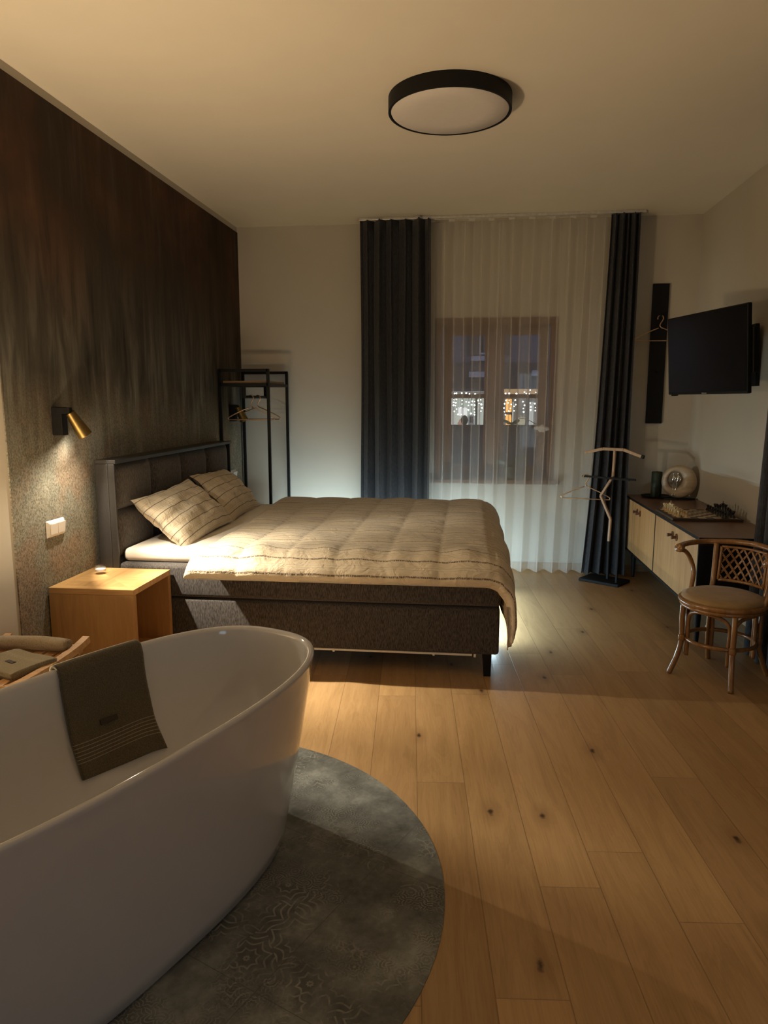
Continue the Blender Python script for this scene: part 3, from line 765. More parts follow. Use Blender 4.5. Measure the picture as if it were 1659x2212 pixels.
# duvet
DX0, DX1, DY0, DY1 = -1.50, 0.105, 3.72, 5.80
def drp(d, r):
    if d <= 0: return d, 0.0
    a = min(d / r, pi / 2)
    return r * sin(a), r * (1 - cos(a)) + max(0, d - r * pi / 2)
rnd = random.Random(11)
wv = [(rnd.uniform(3, 11), rnd.uniform(3, 13), rnd.uniform(0, 6.28), rnd.uniform(0.3, 1)) for _ in range(12)]
LX = 1.605 + 0.36; LY = 0.205 + 2.02 + 0.07
def duv(u, v, under=False):
    s = LX * u                      # from the head edge towards the foot
    q = -0.205 + LY * v             # from the near hem across the bed
    skew = 0.05 * sin(q * 2.1 + 0.5) * max(0, 1 - s / 0.6)
    X = DX0 + s + skew; Y = DY0 + q
    hx, dx = drp(X - DX1, 0.11); hy1, dy1 = drp(DY0 - Y, 0.17); hy2, dy2 = drp(Y - (DY0 + 2.02), 0.12)
    x = min(X, DX1) + (hx if X > DX1 else 0)
    y = Y
    if Y < DY0: y = DY0 - hy1
    if Y > DY0 + 2.02: y = DY0 + 2.02 + hy2
    drop = dx + dy1 + dy2
    # quilt chambers and crumples
    cx_ = abs(sin(pi * (s - 0.02) / 0.27)); cy_ = abs(sin(pi * (q + 0.12) / 0.30))
    puff = 0.016 * (cx_ * cy_) ** 0.45
    ed = min(s / 0.05, (LX - s) / 0.05, (q + 0.205) / 0.045, 1)
    ed = max(ed, 0) ** 0.5
    cr = sum(a * sin(f * X * 1.6 + g * Y + p) for f, g, p, a in wv) * 0.0019
    rid = 0.005 * sin(34 * X + 5 * sin(3 * Y)) * max(0, 1 - abs(q + 0.03) / 0.22)
    n = 0.036 * ed + puff * ed + cr + rid
    z = 0.668 - drop
    # push along the surface normal (up, or outwards on the hanging parts)
    ax = min(max((X - DX1) / 0.11, 0), pi / 2); ay = min(max((DY0 - Y) / 0.17, 0), pi / 2)
    nx, ny = sin(ax), -sin(ay); nz = max(0.0, cos(ax) * cos(ay))
    if under: n = 0.002
    x += nx * n; y += ny * n; z += nz * n
    if X > DX1 + 0.08:
        x += 0.018 * sin(9 * Y + 0.6) * min(1, (X - DX1 - 0.08) / 0.2)
        if Y < DY0 + 0.25: z -= 0.03 * (1 - (Y - DY0 + 0.2) / 0.45) * min(1, (X - DX1) / 0.3)
    return (x, y, z)
NU, NV = 170, 190
b = MB()
b.grid(lambda u, v: duv(u, v), NU, NV)
n0 = len(b.v)
b.grid(lambda u, v: duv(u, v, True), NU, NV, flip=True)
ids = [i * NV for i in range(NU)] + [(NU - 1) * NV + j for j in range(1, NV)] + [i * NV + NV - 1 for i in range(NU - 2, -1, -1)] + [j for j in range(NV - 2, 0, -1)]
for k in range(len(ids)):
    a, c = ids[k], ids[(k + 1) % len(ids)]
    b.f.append((a, c, c + n0, a + n0))
for i in list(b.uv): b.uv[i] = (b.uv[i][0] * LX, b.uv[i][1] * LY)
solo('duvet', b, M['duvet'], 'beige quilted duvet with thin dark stripes covering the bed', 'duvet', (-0.7, 4.7, 0.665), smooth=True)

def pillow(name, c, L_, H_, T_, lean, yaw, roll, label, seed):
    rn = random.Random(seed); p = [rn.uniform(0, 6.28) for _ in range(8)]
    m = rotz(yaw) @ Matrix.Rotation(lean, 3, 'Y') @ Matrix.Rotation(roll, 3, 'Z')
    # local: x up the lean, y along the bed head, z out of the face
    b = MB()
    def side(sg):
        def fn(u, v):
            a, c_ = 2 * u - 1, 2 * v - 1
            f = max(0, (1 - abs(a) ** 2.6)) ** 0.55 * max(0, (1 - abs(c_) ** 2.6)) ** 0.55
            px_ = a * H_ / 2 * (1 - 0.09 * (1 - abs(c_) ** 2)) ; py_ = c_ * L_ / 2 * (1 - 0.07 * (1 - abs(a) ** 2))
            wr = 0.006 * sin(9 * a + 4 * c_ + p[0]) + 0.005 * sin(14 * c_ - 6 * a + p[1]) + 0.004 * sin(23 * a * c_ + p[2])
            cw = 0.005 * sin(11 * c_ + p[3] + 3 * a) * abs(a) ** 4 + 0.005 * sin(8 * a + p[4]) * abs(c_) ** 4
            z = sg * (T_ / 2 * f + wr * f) + cw
            return Vector(c) + m @ Vector((px_, py_, z))
        return fn
    b.grid(side(1), 40, 56); n0 = len(b.v)
    for i in list(b.uv): b.uv[i] = (b.uv[i][1] * L_, b.uv[i][0] * H_)
    b.grid(side(-1), 40, 56, flip=True)
    for i in range(n0, len(b.v)): b.uv[i] = (b.uv[i][1] * L_, b.uv[i][0] * H_)
    o = solo(name, b, M['pillow'], label, 'pillow', c, 'striped pillows', smooth=True)
    # weld the two faces along the seam
    bm = bmesh.new(); bm.from_mesh(o.data); bmesh.ops.remove_doubles(bm, verts=bm.verts, dist=0.0005); bm.to_mesh(o.data); bm.free()
    return o
pillow('pillow', (-1.765, 4.30, 0.805), 0.84, 0.43, 0.19, R(42), R(-4), R(4), 'striped beige pillow nearer the bedside table with the near reading lamp', 1)
pillow('pillow', (-1.79, 5.17, 0.815), 0.80, 0.44, 0.19, R(46), R(5), R(-3), 'striped beige pillow at the far side, partly behind the other pillow', 4)

# ================================================================== BEDSIDE TABLES
def nightstand(x0, x1, y0, y1, z0, z1, label):
    t = thing('bedside_table', label, 'bedside table', ((x0 + x1) / 2, (y0 + y1) / 2, z0), 0, 'oak cube bedside tables')
    th = 0.03; g = 0.0008
    build('bottom_board', MB().box(x0, x1, y0, y1, z0, z0 + th), M['oak'], t, bevel=0.002)
    build('side_panel', MB().box(x0, x1, y0, y0 + th, z0 + th + g, z1 - th - g), M['oakz'], t, bevel=0.002)
    build('side_panel', MB().box(x0, x1, y1 - th, y1, z0 + th + g, z1 - th - g), M['oakz'], t, bevel=0.002)
    build('back_panel', MB().box(x0, x0 + 0.015, y0 + th + g, y1 - th - g, z0 + th + g, z1 - th - g), M['oakz'], t)
    xm, ym = (x0 + x1) / 2, (y0 + y1) / 2
    # top with a four-way matched veneer inside a border
    top = build('top', MB().box(x0, x1, y0, y1, z1 - th, z1 - 0.0015), M['oak'], t, bevel=0.002)
    f = 0.052
    for ya_, yb_ in ((y0, y0 + f), (y1 - f, y1)): build('border', MB().box(x0, x1, ya_, yb_, z1 - 0.0015, z1), M['oak'], top)
    for xa_, xb_ in ((x0, x0 + f), (x1 - f, x1)): build('border', MB().box(xa_, xb_, y0 + f, y1 - f, z1 - 0.0015, z1), M['oaky'], top)
    for poly, mt in ((((x0 + f, y0 + f), (x1 - f, y0 + f), (xm, ym)), 'vA'), (((x1 - f, y1 - f), (x0 + f, y1 - f), (xm, ym)), 'vA'),
                     (((x1 - f, y0 + f), (x1 - f, y1 - f), (xm, ym)), 'vB'), (((x0 + f, y1 - f), (x0 + f, y0 + f), (xm, ym)), 'vB')):
        build('veneer', MB().prism(poly, z1 - 0.0015, z1), M[mt], top)
    return t
M['vA'] = mat_wood('matched veneer', (0.40, 0.215, 0.08), (0.60, 0.365, 0.15), 'Y', 1.2, 0.38)
M['vB'] = mat_wood('matched veneer across', (0.46, 0.255, 0.095), (0.68, 0.42, 0.18), 'X', 1.2, 0.38)
nightstand(-2.098, -1.645, 3.285, 3.735, 0.14, 0.565, 'honey oak cube bedside table with open front, nearer the bathtub')
nightstand(-2.025, -1.655, 5.775, 6.22, 0.14, 0.575, 'oak bedside table on the far side of the bed under the clothes rack')
def tealight(c, label):
    t = thing('tealight_holder', label, 'candle holder', c, 0, 'glass tealight holders')
    build('glass', MB().lathe([(0.0005, 0.0), (0.033, 0.0), (0.035, 0.004), (0.035, 0.042), (0.032, 0.042), (0.0315, 0.014), (0.0005, 0.012)], 24, c, cap=False), M['glass'], t, smooth='auto')
    build('candle', MB().lathe([(0.0005, 0.0135), (0.027, 0.0135), (0.027, 0.026), (0.0005, 0.026)], 20, c, cap=False), M['wax'], t, smooth='auto')
tealight((-1.985, 3.60, 0.566), 'small glass tealight holder on the near bedside table')
tealight((-1.80, 6.04, 0.576), 'small glass tealight holder on the far bedside table')

# ================================================================== READING LAMPS
def reading_lamp(y, lp, label):
    xw = xl(y) + PW
    t = thing('wall_lamp', label, 'wall lamp', (xw, y, 1.40), 0, 'brass reading lamps')
    build('wall_mount', MB().box(xw, xw + 0.055, y - 0.022, y + 0.032, 1.328, 1.472), M['black_matt'], t, bevel=0.003)
    d = AIM; L_ = Vector(lp)
    top = L_ - d * 0.125
    build('pivot', MB().box(xw + 0.03, top.x + 0.006, y - 0.035, y - 0.005, 1.438, 1.470), M['black_matt'], t, bevel=0.003)
    z = -d; x = Vector((0, 1, 0)); x = (x - z * x.dot(z)).normalized(); yv = z.cross(x); m = Matrix((x, yv, z)).transposed()
    build('lamp_shade', MB().lathe([(0.037, -0.008), (0.0385, -0.008), (0.0225, 0.128), (0.0005, 0.130)], 28, L_, m, cap=False), M['brass'], t, smooth='auto')
    build('bulb_holder', MB().lathe([(0.0005, 0.03), (0.027, 0.03), (0.027, 0.05), (0.0005, 0.05)], 16, L_, m, cap=False), M['diffuser'], t)
    return t
reading_lamp(3.45, LAMP_NEAR, 'brass and black wall reading lamp above the light switch')
reading_lamp(6.06, LAMP_FAR, 'brass and black wall reading lamp seen through the clothes rack')

# switches
def switch(y0, y1, z0, z1, n, label, name, cat):
    x = xl((y0 + y1) / 2) + PW
    t = thing(name, label, cat, (x, (y0 + y1) / 2, (z0 + z1) / 2))
    i = 0.012
    b = MB().add([(x, y0, z0), (x, y1, z0), (x, y1, z1), (x, y0, z1), (x + 0.014, y0 + i, z0 + i), (x + 0.014, y1 - i, z0 + i), (x + 0.014, y1 - i, z1 - i), (x + 0.014, y0 + i, z1 - i)],
                 [(3, 2, 1, 0), (4, 5, 6, 7), (0, 1, 5, 4), (1, 2, 6, 5), (2, 3, 7, 6), (3, 0, 4, 7)])
    build('cover_plate', b, M['plastic'], t, bevel=0.0015)
    w_ = (y1 - y0 - 2 * i - 0.016) / n
    for k in range(n):
        a = y0 + i + 0.005 + k * (w_ + 0.006)
        b = MB().prism([(x + 0.0142, z0 + i + 0.004), (x + 0.017, z0 + i + 0.004), (x + 0.024, z1 - i - 0.004), (x + 0.0142, z1 - i - 0.004)], a, a + w_, Matrix(((1, 0, 0), (0, 0, 1), (0, 1, 0))))
        build('rocker', b, M['plastic'], t, bevel=0.001)
switch(3.312, 3.472, 0.812, 0.900, 2, 'white double light switch under the near reading lamp', 'light_switch', 'switch')
switch(6.02, 6.16, 0.825, 0.90, 2, 'white switch on the dark wall past the far end of the headboard', 'light_switch', 'switch')

# ================================================================== CLOTHES RACK AND HANGERS
rack = thing('clothes_rack', 'tall black metal clothes rack with wooden shelf in the far corner', 'clothes rack', (-1.83, 6.06, 0))
ya, yb, a = 5.80 + 0.42 - 0.40, 6.34, 0.024
ya = 5.80
xa0, xa1, xb0, xb1 = -2.045, -1.635, -2.02, -1.615
def post(x, y, zt): build('post', MB().box(x - a / 2, x + a / 2, y - a / 2, y + a / 2, 0, zt), M['black'], rack, bevel=0.002)
ZT = 1.765
build('front_rail', MB().box(xa0, xa1, ya - a / 2, ya + a / 2, ZT - a, ZT), M['black'], rack)
build('front_rail', MB().box(xa0, xa1, ya - a / 2, ya + a / 2, 1.625, 1.650), M['black'], rack)
build('rear_rail', MB().box(xb0, xb1, yb - a / 2, yb + a / 2, ZT - a, ZT), M['black'], rack)
build('rear_rail', MB().box(xb0, xb1, yb - a / 2, yb + a / 2, 1.625, 1.650), M['black'], rack)
for x, y in ((xa0, ya), (xa1, ya), (xb0, yb), (xb1, yb)):
    z0 = 0
    build('post', MB().box(x - a / 2, x + a / 2, y - a / 2, y + a / 2, z0, ZT), M['black'], rack, bevel=0.002)
for xx0, xx1 in ((xa0, xb0), (xa1, xb1)):
    build('side_rail', MB().bar((xx0, ya + a / 2, 1.637), (xx1, yb - a / 2, 1.637), a, a), M['black'], rack)
build('shelf', MB().box(xa0 + 0.02, xb1 - 0.02, ya + 0.014, yb - 0.014, 1.652, 1.668), M['shelf'], rack, bevel=0.002)
build('hanging_rail', MB().tube([(-1.84, ya, 1.537), (-1.815, yb, 1.537)], 0.012, 12), M['black'], rack, smooth=True)
build('bracket', MB().box(-1.852, -1.828, ya - 0.01, ya + 0.01, 1.525, 1.63), M['black'], rack)
build('bracket', MB().box(-1.827, -1.803, yb - 0.01, yb + 0.01, 1.525, 1.63), M['black'], rack)

def bez(p, n=8):
    # smooth polyline through points (Catmull-Rom)
    P = [Vector(q) for q in p]; out = []
    for i in range(len(P) - 1):
        a_, b_, c_, d_ = P[max(i - 1, 0)], P[i], P[i + 1], P[min(i + 2, len(P) - 1)]
        for k in range(n):
            t = k / n
            out.append(0.5 * ((2 * b_) + (c_ - a_) * t + (2 * a_ - 5 * b_ + 4 * c_ - d_) * t * t + (3 * b_ - a_ - 3 * c_ + d_) * t ** 3))
    out.append(P[-1]); return out
def hanger_mb(r=0.0046, w=0.20):
    # origin at the inside top of the hook
    hook = [(-0.022, 0, -0.030), (-0.021, 0, -0.012), (-0.012, 0, -0.001), (0.003, 0, 0.003), (0.017, 0, -0.004), (0.022, 0, -0.020), (0.018, 0, -0.036), (0.004, 0, -0.060), (-0.002, 0, -0.080), (0.008, 0, -0.096)]
    arm = [(0.008, 0, -0.096), (w * 0.55, 0, -0.140), (w * 0.92, 0, -0.178), (w, 0, -0.190), (w * 0.97, 0, -0.202), (w * 0.9, 0, -0.204), (0, 0, -0.204), (-w * 0.9, 0, -0.204), (-w * 0.97, 0, -0.202), (-w, 0, -0.190), (-w * 0.92, 0, -0.178), (-w * 0.5, 0, -0.136), (-0.012, 0, -0.100)]
    b = MB(); b.tube(bez(hook, 5), r, 8); b.tube(bez(arm, 5), r, 8)
    return b
h0 = build('clothes_hanger', hanger_mb(), M['gold'], None, smooth=True)
tag(h0, 'copper wire hanger hooked at the front of the clothes rack bar', 'hanger', 'copper wire hangers')
h0.location = (-1.832, 5.95, 1.549); h0.rotation_euler = (0, 0, R(4))
def hang(loc, rz, label):
    h = h0.copy(); COL.objects.link(h); h.location = loc; h.rotation_euler = (0, 0, rz); h['label'] = label; return h
hang((-1.824, 6.13, 1.549), R(-3), 'copper wire hanger hooked at the back of the clothes rack bar, behind the other')

# ================================================================== WALL BOARD, HANGER
cb = thing('coat_board', 'tall narrow black coat board on the back wall beside the right curtain', 'coat rack', (1.595, YB, 1.31))
build('board', MB().box(1.529, 1.661, YB - 0.022, YB, 1.312, 2.472), M['black_matt'], cb, bevel=0.003)
for z in (2.20, 1.75):
    b = MB().box(1.585, 1.603, YB - 0.075, YB - 0.022, z - 0.008, z + 0.004); b.box(1.585, 1.603, YB - 0.075, YB - 0.067, z + 0.004, z + 0.02)
    build('hook', b, M['black_matt'], cb, bevel=0.002)
hang((1.594, YB - 0.055, 2.2075), R(-2), 'copper wire hanger on the black coat board')

# ================================================================== VALET STAND
VA = R(-36)
V0 = Vector((1.165, 5.99, 0))
val = thing('valet_stand', 'black valet stand with zigzag wooden post in front of the right curtain', 'valet stand', V0, VA)
build('base', MB().box(-0.175, 0.175, -0.105, 0.125, 0, 0.024), M['black_matt'], val, local=True, bevel=0.004)
def vp(b_, pts, w_=0.024, d_=0.018):
    for p, q in zip(pts, pts[1:]): b_.bar((p[0], p[1], p[2]), (q[0], q[1], q[2]), d_, w_, up=(0, 1, 0))
    return b_
zz = [(0.015, 0.03, 0.345), (0.02, 0.03, 0.535), (-0.075, 0.03, 0.72), (0.025, 0.03, 0.89), (0.03, 0.03, 1.105)]
build('zigzag_post', vp(MB(), zz), M['valet'], val, local=True, bevel=0.002)
build('lower_post', vp(MB(), [(0.02, 0.03, 0.02), (0.015, 0.03, 0.345)], 0.022), M['black_matt'], val, local=True, bevel=0.002)
build('side_pole', MB().box(0.125, 0.139, -0.055, -0.041, 0.02, 0.885), M['black_matt'], val, local=True)
build('trouser_bar', MB().box(-0.235, 0.225, 0.004, 0.022, 0.868, 0.884), M['black_matt'], val, local=True, bevel=0.002)
build('trouser_bar', MB().box(-0.01, 0.20, -0.056, -0.040, 0.872, 0.884), M['black_matt'], val, local=True, bevel=0.002)
sh = [(-0.235, 0.03, 1.072), (-0.075, 0.03, 1.112), (0.105, 0.03, 1.112), (0.265, 0.03, 1.062)]
build('jacket_hanger', vp(MB(), sh, 0.022, 0.024), M['valet'], val, local=True, bevel=0.003)
build('end_cap', vp(MB(), [(0.255, 0.03, 1.0655), (0.275, 0.03, 1.059)], 0.025, 0.027), M['black_matt'], val, local=True)
m = rotz(VA)
hp = V0 + m @ Vector((-0.205, 0.013, 0.888))
hang((hp.x, hp.y, 0.888), R(-14), 'copper wire hanger on the bar of the valet stand')

# ================================================================== TV
tv0, tv1 = Vector((1.412, 5.29, 0)), Vector((1.638, 4.46, 0))
tvc = (tv0 + tv1) / 2; tvd = (tv1 - tv0); tvl = tvd.length
tva = atan2(tvd.y, tvd.x)
tv = thing('television', 'flat black television on a wall arm, switched off', 'television', (tvc.x, tvc.y, 1.545), tva)
tv.rotation_euler = (R(4.5), 0, tva)
hw = tvl / 2; TH = 0.522
build('casing', MB().box(-hw, hw, 0.0, 0.03, 0, TH), M['black_matt'], tv, local=True, bevel=0.006)
build('screen', MB().box(-hw + 0.008, hw - 0.008, -0.002, 0.0, 0.018, TH - 0.008), M['screen'], tv, local=True)
cas = MB().box(-0.028, 0.028, -0.0035, -0.001, 0.006, 0.013)
b = MB()
for i, (x, w_, h_) in enumerate(((-0.026, 0.007, 0.009), (-0.016, 0.004, 0.007), (-0.009, 0.006, 0.007), (0.0, 0.006, 0.007), (0.009, 0.006, 0.007), (0.018, 0.006, 0.007))):
    b.box(x, x + w_, -0.0015, 0.0, 0.005, 0.005 + h_ * 0.7)
build('maker_mark', b, M['logo'], tv, local=True)
build('sensor', MB().box(-hw + 0.03, -hw + 0.075, 0.005, 0.03, -0.008, 0), M['black_matt'], tv, local=True)
b = MB().box(0.05, 0.36, 0.03, 0.045, 0.12, 0.42); build('mount_plate', b, M['black'], tv, local=True)
mt = Matrix.Translation(Vector((tvc.x, tvc.y, 1.545))) @ Matrix.Rotation(tva, 4, 'Z') @ Matrix.Rotation(R(4.5), 4, 'X'); inv = mt.inverted()
def tl(p): return inv @ Vector(p)
b = MB(); b.bar(tl((1.72, 4.98, 1.80)), tl((1.88, 5.05, 1.80)), 0.03, 0.05); b.bar(tl((1.65, 5.06, 1.80)), tl((1.72, 4.98, 1.80)), 0.03, 0.05)
build('wall_arm', b, M['black'], tv, local=True)
b = MB(); P = [tl(q) for q in ((1.875, 4.98, 1.60), (1.9, 4.98, 1.60), (1.9, 5.12, 1.60), (1.875, 5.12, 1.60))]
b.add([*P, *[p + Vector((0, 0, 0.40)) for p in P]], [(3, 2, 1, 0), (4, 5, 6, 7), (0, 1, 5, 4), (1, 2, 6, 5), (2, 3, 7, 6), (3, 0, 4, 7)])
build('wall_plate', b, M['black'], tv, local=True)
b = MB(); b.box(hw - 0.10, hw + 0.012, 0.031, 0.07, 0.12, 0.385)
build('receiver_box', b, M['black_matt'], tv, local=True, bevel=0.004)

# ================================================================== SIDEBOARD
SX0, SX1, SY0, SY1, SZ0, SZ1 = 1.385, 1.885, 4.335, 6.335, 0.235, 0.70
sb = thing('sideboard', 'low oak sideboard with black edges and four doors along the right wall', 'sideboard', (1.63, 5.33, 0))
g = 0.012
b = MB(); b.box(SX0, SX1, SY0, SY1, SZ0, SZ0 + 0.016); b.box(SX0, SX1, SY0, SY0 + 0.016, SZ0 + 0.016, SZ1 - 0.018); b.box(SX0, SX1, SY1 - 0.016, SY1, SZ0 + 0.016, SZ1 - 0.018)
b.box(SX1 - 0.01, SX1, SY0 + 0.016, SY1 - 0.016, SZ0 + 0.016, SZ1 - 0.018); b.box(SX0, SX1 - 0.01, 5.327, 5.343, SZ0 + 0.016, SZ1 - 0.018)
b.box(SX0, SX1, SY0, SY1, SZ1 - 0.018, SZ1 - 0.002)
build('carcass', b, M['black_matt'], sb)
build('top', MB().box(SX0 + 0.002, SX1, SY0 + 0.002, SY1 - 0.002, SZ1 - 0.002, SZ1), M['walnut'], sb)
cells = [(SY0 + 0.018, 4.831), (4.834, 5.325), (5.345, 5.836), (5.839, SY1 - 0.018)]
for i, (y0, y1) in enumerate(cells):
    d = build('door', MB().box(SX0 + 0.001, SX0 + 0.02, y0, y1, SZ0 + 0.019, SZ1 - 0.021), M['door'], sb, bevel=0.001)
    ky = (y1 - 0.045) if i % 2 == 0 else (y0 + 0.045)
    mx = Matrix(((0, 0, -1), (0, 1, 0), (1, 0, 0)))
    build('knob', MB().lathe([(0.0005, 0), (0.011, 0), (0.009, 0.012), (0.012, 0.03), (0.0125, 0.036), (0.0005, 0.038)], 18, (SX0 + 0.001, ky, 0.615), mx, cap=False), M['knob'], d, smooth='auto')
    b = MB().lathe([(0.024, 0.0002), (0.024, 0.006), (0.0005, 0.006)], 24, (SX0 + 0.001, ky, 0.615), mx, cap=False)
    build('knob_plate', b, M['knob'], d, smooth='auto')
for lx, ly in ((SX0 + 0.065, SY0 + 0.135), (SX1 - 0.065, SY0 + 0.135), (SX0 + 0.065, SY1 - 0.135), (SX1 - 0.065, SY1 - 0.135)):
    build('leg', MB().lathe([(0.013, 0), (0.022, SZ0)], 16, (lx, ly, 0)), M['black_matt'], sb, smooth='auto')

ST = SZ1
# candle on a black tray, sculpture on a black tray
tb = thing('tray', 'round black tray under the dark green candle on the sideboard', 'tray', (1.60, 6.17, ST))
build('plate', MB().lathe([(0.0005, 0.002), (0.06, 0), (0.118, 0.006), (0.128, 0.016), (0.12, 0.013), (0.06, 0.006), (0.0005, 0.006)], 40, (1.60, 6.17, ST), cap=False), M['black_matt'], tb, smooth='auto')
cd = thing('pillar_candle', 'dark green pillar candle on a black tray', 'candle', (1.595, 6.17, ST + 0.007))
build('wax_body', MB().lathe([(0.0005, 0), (0.042, 0), (0.043, 0.003), (0.043, 0.205), (0.039, 0.21), (0.0005, 0.204)], 32, (1.595, 6.17, ST + 0.007), cap=False), M['green'], cd, smooth='auto')
build('wick', MB().tube([(1.595, 6.17, ST + 0.208), (1.597, 6.17, ST + 0.222)], 0.0015, 6), M['black_matt'], cd)
SCX, SCY = 1.745, 6.06
sc = thing('couple_sculpture', 'round beige ceramic disc with a silver couple standing in its hole', 'sculpture', (SCX, SCY, ST), 0)
build('stand', MB().prism([(0.13 * cos(a_) , 0.05 * sin(a_)) for a_ in [k * pi / 16 for k in range(32)]], 0, 0.012, rotz(R(-10)), (SCX, SCY, ST)), M['black_matt'], sc, bevel=0.002)
ms = rotz(R(-14)) @ Matrix(((1, 0, 0), (0, 0, -1), (0, 1, 0)))
cS = Vector((SCX, SCY, ST + 0.147)); off = Vector((-0.030, 0.016, 0)); RO, HX, HZ = 0.136, 0.052, 0.066
b = MB()
def torus(u, v):
    a_ = 2 * pi * u; k = 2 * pi * v
    o2 = Vector((RO * cos(a_), RO * sin(a_), 0)); i2 = off + Vector((HX * cos(a_), HZ * sin(a_), 0))
    f = 0.5 + 0.5 * cos(k)
    p = i2 + (o2 - i2) * f
    return cS + ms @ (p + Vector((0, 0, 0.042 * sin(k) * (1 if abs(sin(k)) < 1 else 1))))
b.grid(torus, 48, 25, cu=True)
build('disc', b, M['stone'], sc, smooth=True)
# the couple: two slender bodies, heads, joined arms, long legs in front of the disc
b = MB()
def S(x, y, z=0.0): return cS + ms @ (off + Vector((x, y, z + 0.03)))
for sx, lean in ((-0.016, 1), (0.020, -1)):
    b.ball(S(sx * 0.9, 0.050), (0.0085, 0.0085, 0.010))
    b.tube(bez([S(sx, 0.040), S(sx, 0.022), S(sx * 1.05, 0.0), S(sx * 0.7, -0.022), S(sx * 0.75 - 0.004, -0.05), S(sx * 0.6 - 0.008, -0.085), S(sx * 0.45 - 0.012, -0.132, 0.012)], 5),
           [0.004 + 0.010 * math.exp(-((i / 30 - 0.28) / 0.22) ** 2) for i in range(31)], 10)
    b.tube(bez([S(sx, 0.032), S(sx + 0.014 * lean, 0.016, 0.012), S(sx + 0.026 * lean, 0.0, 0.012)], 5), 0.0035, 8)
b.tube(bez([S(0.03, 0.030), S(0.040, 0.012), S(0.034, -0.008), S(0.012, -0.014)], 5), 0.0035, 8)
build('silver_couple', b, M['silver'], sc, smooth=True)

# chess
CB0 = Vector((1.394, 4.93)); CBS = 0.456
ch = thing('chess_board', 'wooden chess board set out on the sideboard', 'chess board', (CB0.x + CBS / 2, CB0.y + CBS / 2, ST))
build('frame', MB().box(CB0.x, CB0.x + CBS, CB0.y, CB0.y + CBS, ST, ST + 0.018), M['dark_sq'], ch, bevel=0.002)
sq = 0.0505; m0 = (CBS - 8 * sq) / 2
bl, bd = MB(), MB()
for i in range(8):
    for j in range(8):
        x, y = CB0.x + m0 + i * sq, CB0.y + m0 + j * sq
        (bl if (i + j) % 2 else bd).box(x, x + sq, y, y + sq, ST + 0.018, ST + 0.0192)
build('light_squares', bl, M['light_sq'], ch); build('dark_squares', bd, M['dark_sq'], ch)
ZB = ST + 0.0193
def prof(h, r, top):
    base = [(0.0005, 0), (r, 0), (r, 0.005), (r * 0.82, 0.009), (r * 0.85, 0.012), (r * 0.5, 0.02), (r * 0.36, h * 0.5), (r * 0.42, h * 0.6), (r * 0.62, h * 0.64), (r * 0.4, h * 0.67)]
    return base + [(q * r, z * h) for q, z in top]
def piece_mb(kind):
    b = MB()
    if kind == 'pawn': b.lathe(prof(0.042, 0.0145, [(0.55, 0.74), (0.66, 0.85), (0.5, 0.95), (0.04, 1.0)]), 16, cap=False)
    if kind == 'rook':
        b.lathe(prof(0.048, 0.0165, [(0.6, 0.74), (0.75, 0.80), (0.75, 0.92), (0.04, 0.92)]), 16, cap=False)
        for k in range(6):
            a_ = k * pi / 3; b.obox((0.0105 * cos(a_), 0.0105 * sin(a_), 0.0462), (0.004, 0.007, 0.005), rotz(a_))
    if kind == 'bishop': b.lathe(prof(0.062, 0.0165, [(0.45, 0.72), (0.62, 0.80), (0.5, 0.90), (0.15, 0.96), (0.2, 0.98), (0.04, 1.0)]), 16, cap=False)
    if kind == 'queen':
        b.lathe(prof(0.074, 0.018, [(0.45, 0.76), (0.72, 0.92), (0.5, 0.92), (0.3, 0.95), (0.2, 0.99), (0.04, 1.0)]), 16, cap=False)
        for k in range(8):
            a_ = k * pi / 4; b.ball((0.0125 * cos(a_), 0.0125 * sin(a_), 0.069), 0.002, 6, 5)
    if kind == 'king':
        b.lathe(prof(0.078, 0.018, [(0.45, 0.76), (0.68, 0.92), (0.3, 0.95), (0.04, 0.96)]), 16, cap=False)
        b.box(-0.0018, 0.0018, -0.0018, 0.0018, 0.074, 0.088); b.box(-0.0018, 0.0018, -0.005, 0.005, 0.0795, 0.083)
    if kind == 'knight':
        b.lathe([(0.0005, 0), (0.0165, 0), (0.0165, 0.005), (0.0135, 0.009), (0.014, 0.012), (0.009, 0.016), (0.0005, 0.017)], 16, cap=False)
        poly = [(-0.010, 0.014), (0.010, 0.014), (0.0085, 0.026), (0.004, 0.033), (0.0105, 0.034), (0.0145, 0.039), (0.013, 0.044), (0.004, 0.052), (0.0015, 0.057), (-0.001, 0.051), (-0.007, 0.047), (-0.0115, 0.036)]
        b.prism(poly, -0.0055, 0.0055, Matrix(((1, 0, 0), (0, 0, -1), (0, 1, 0))))
    return b
order = ['rook', 'knight', 'bishop', 'queen', 'king', 'bishop', 'knight', 'rook']
protos = {}
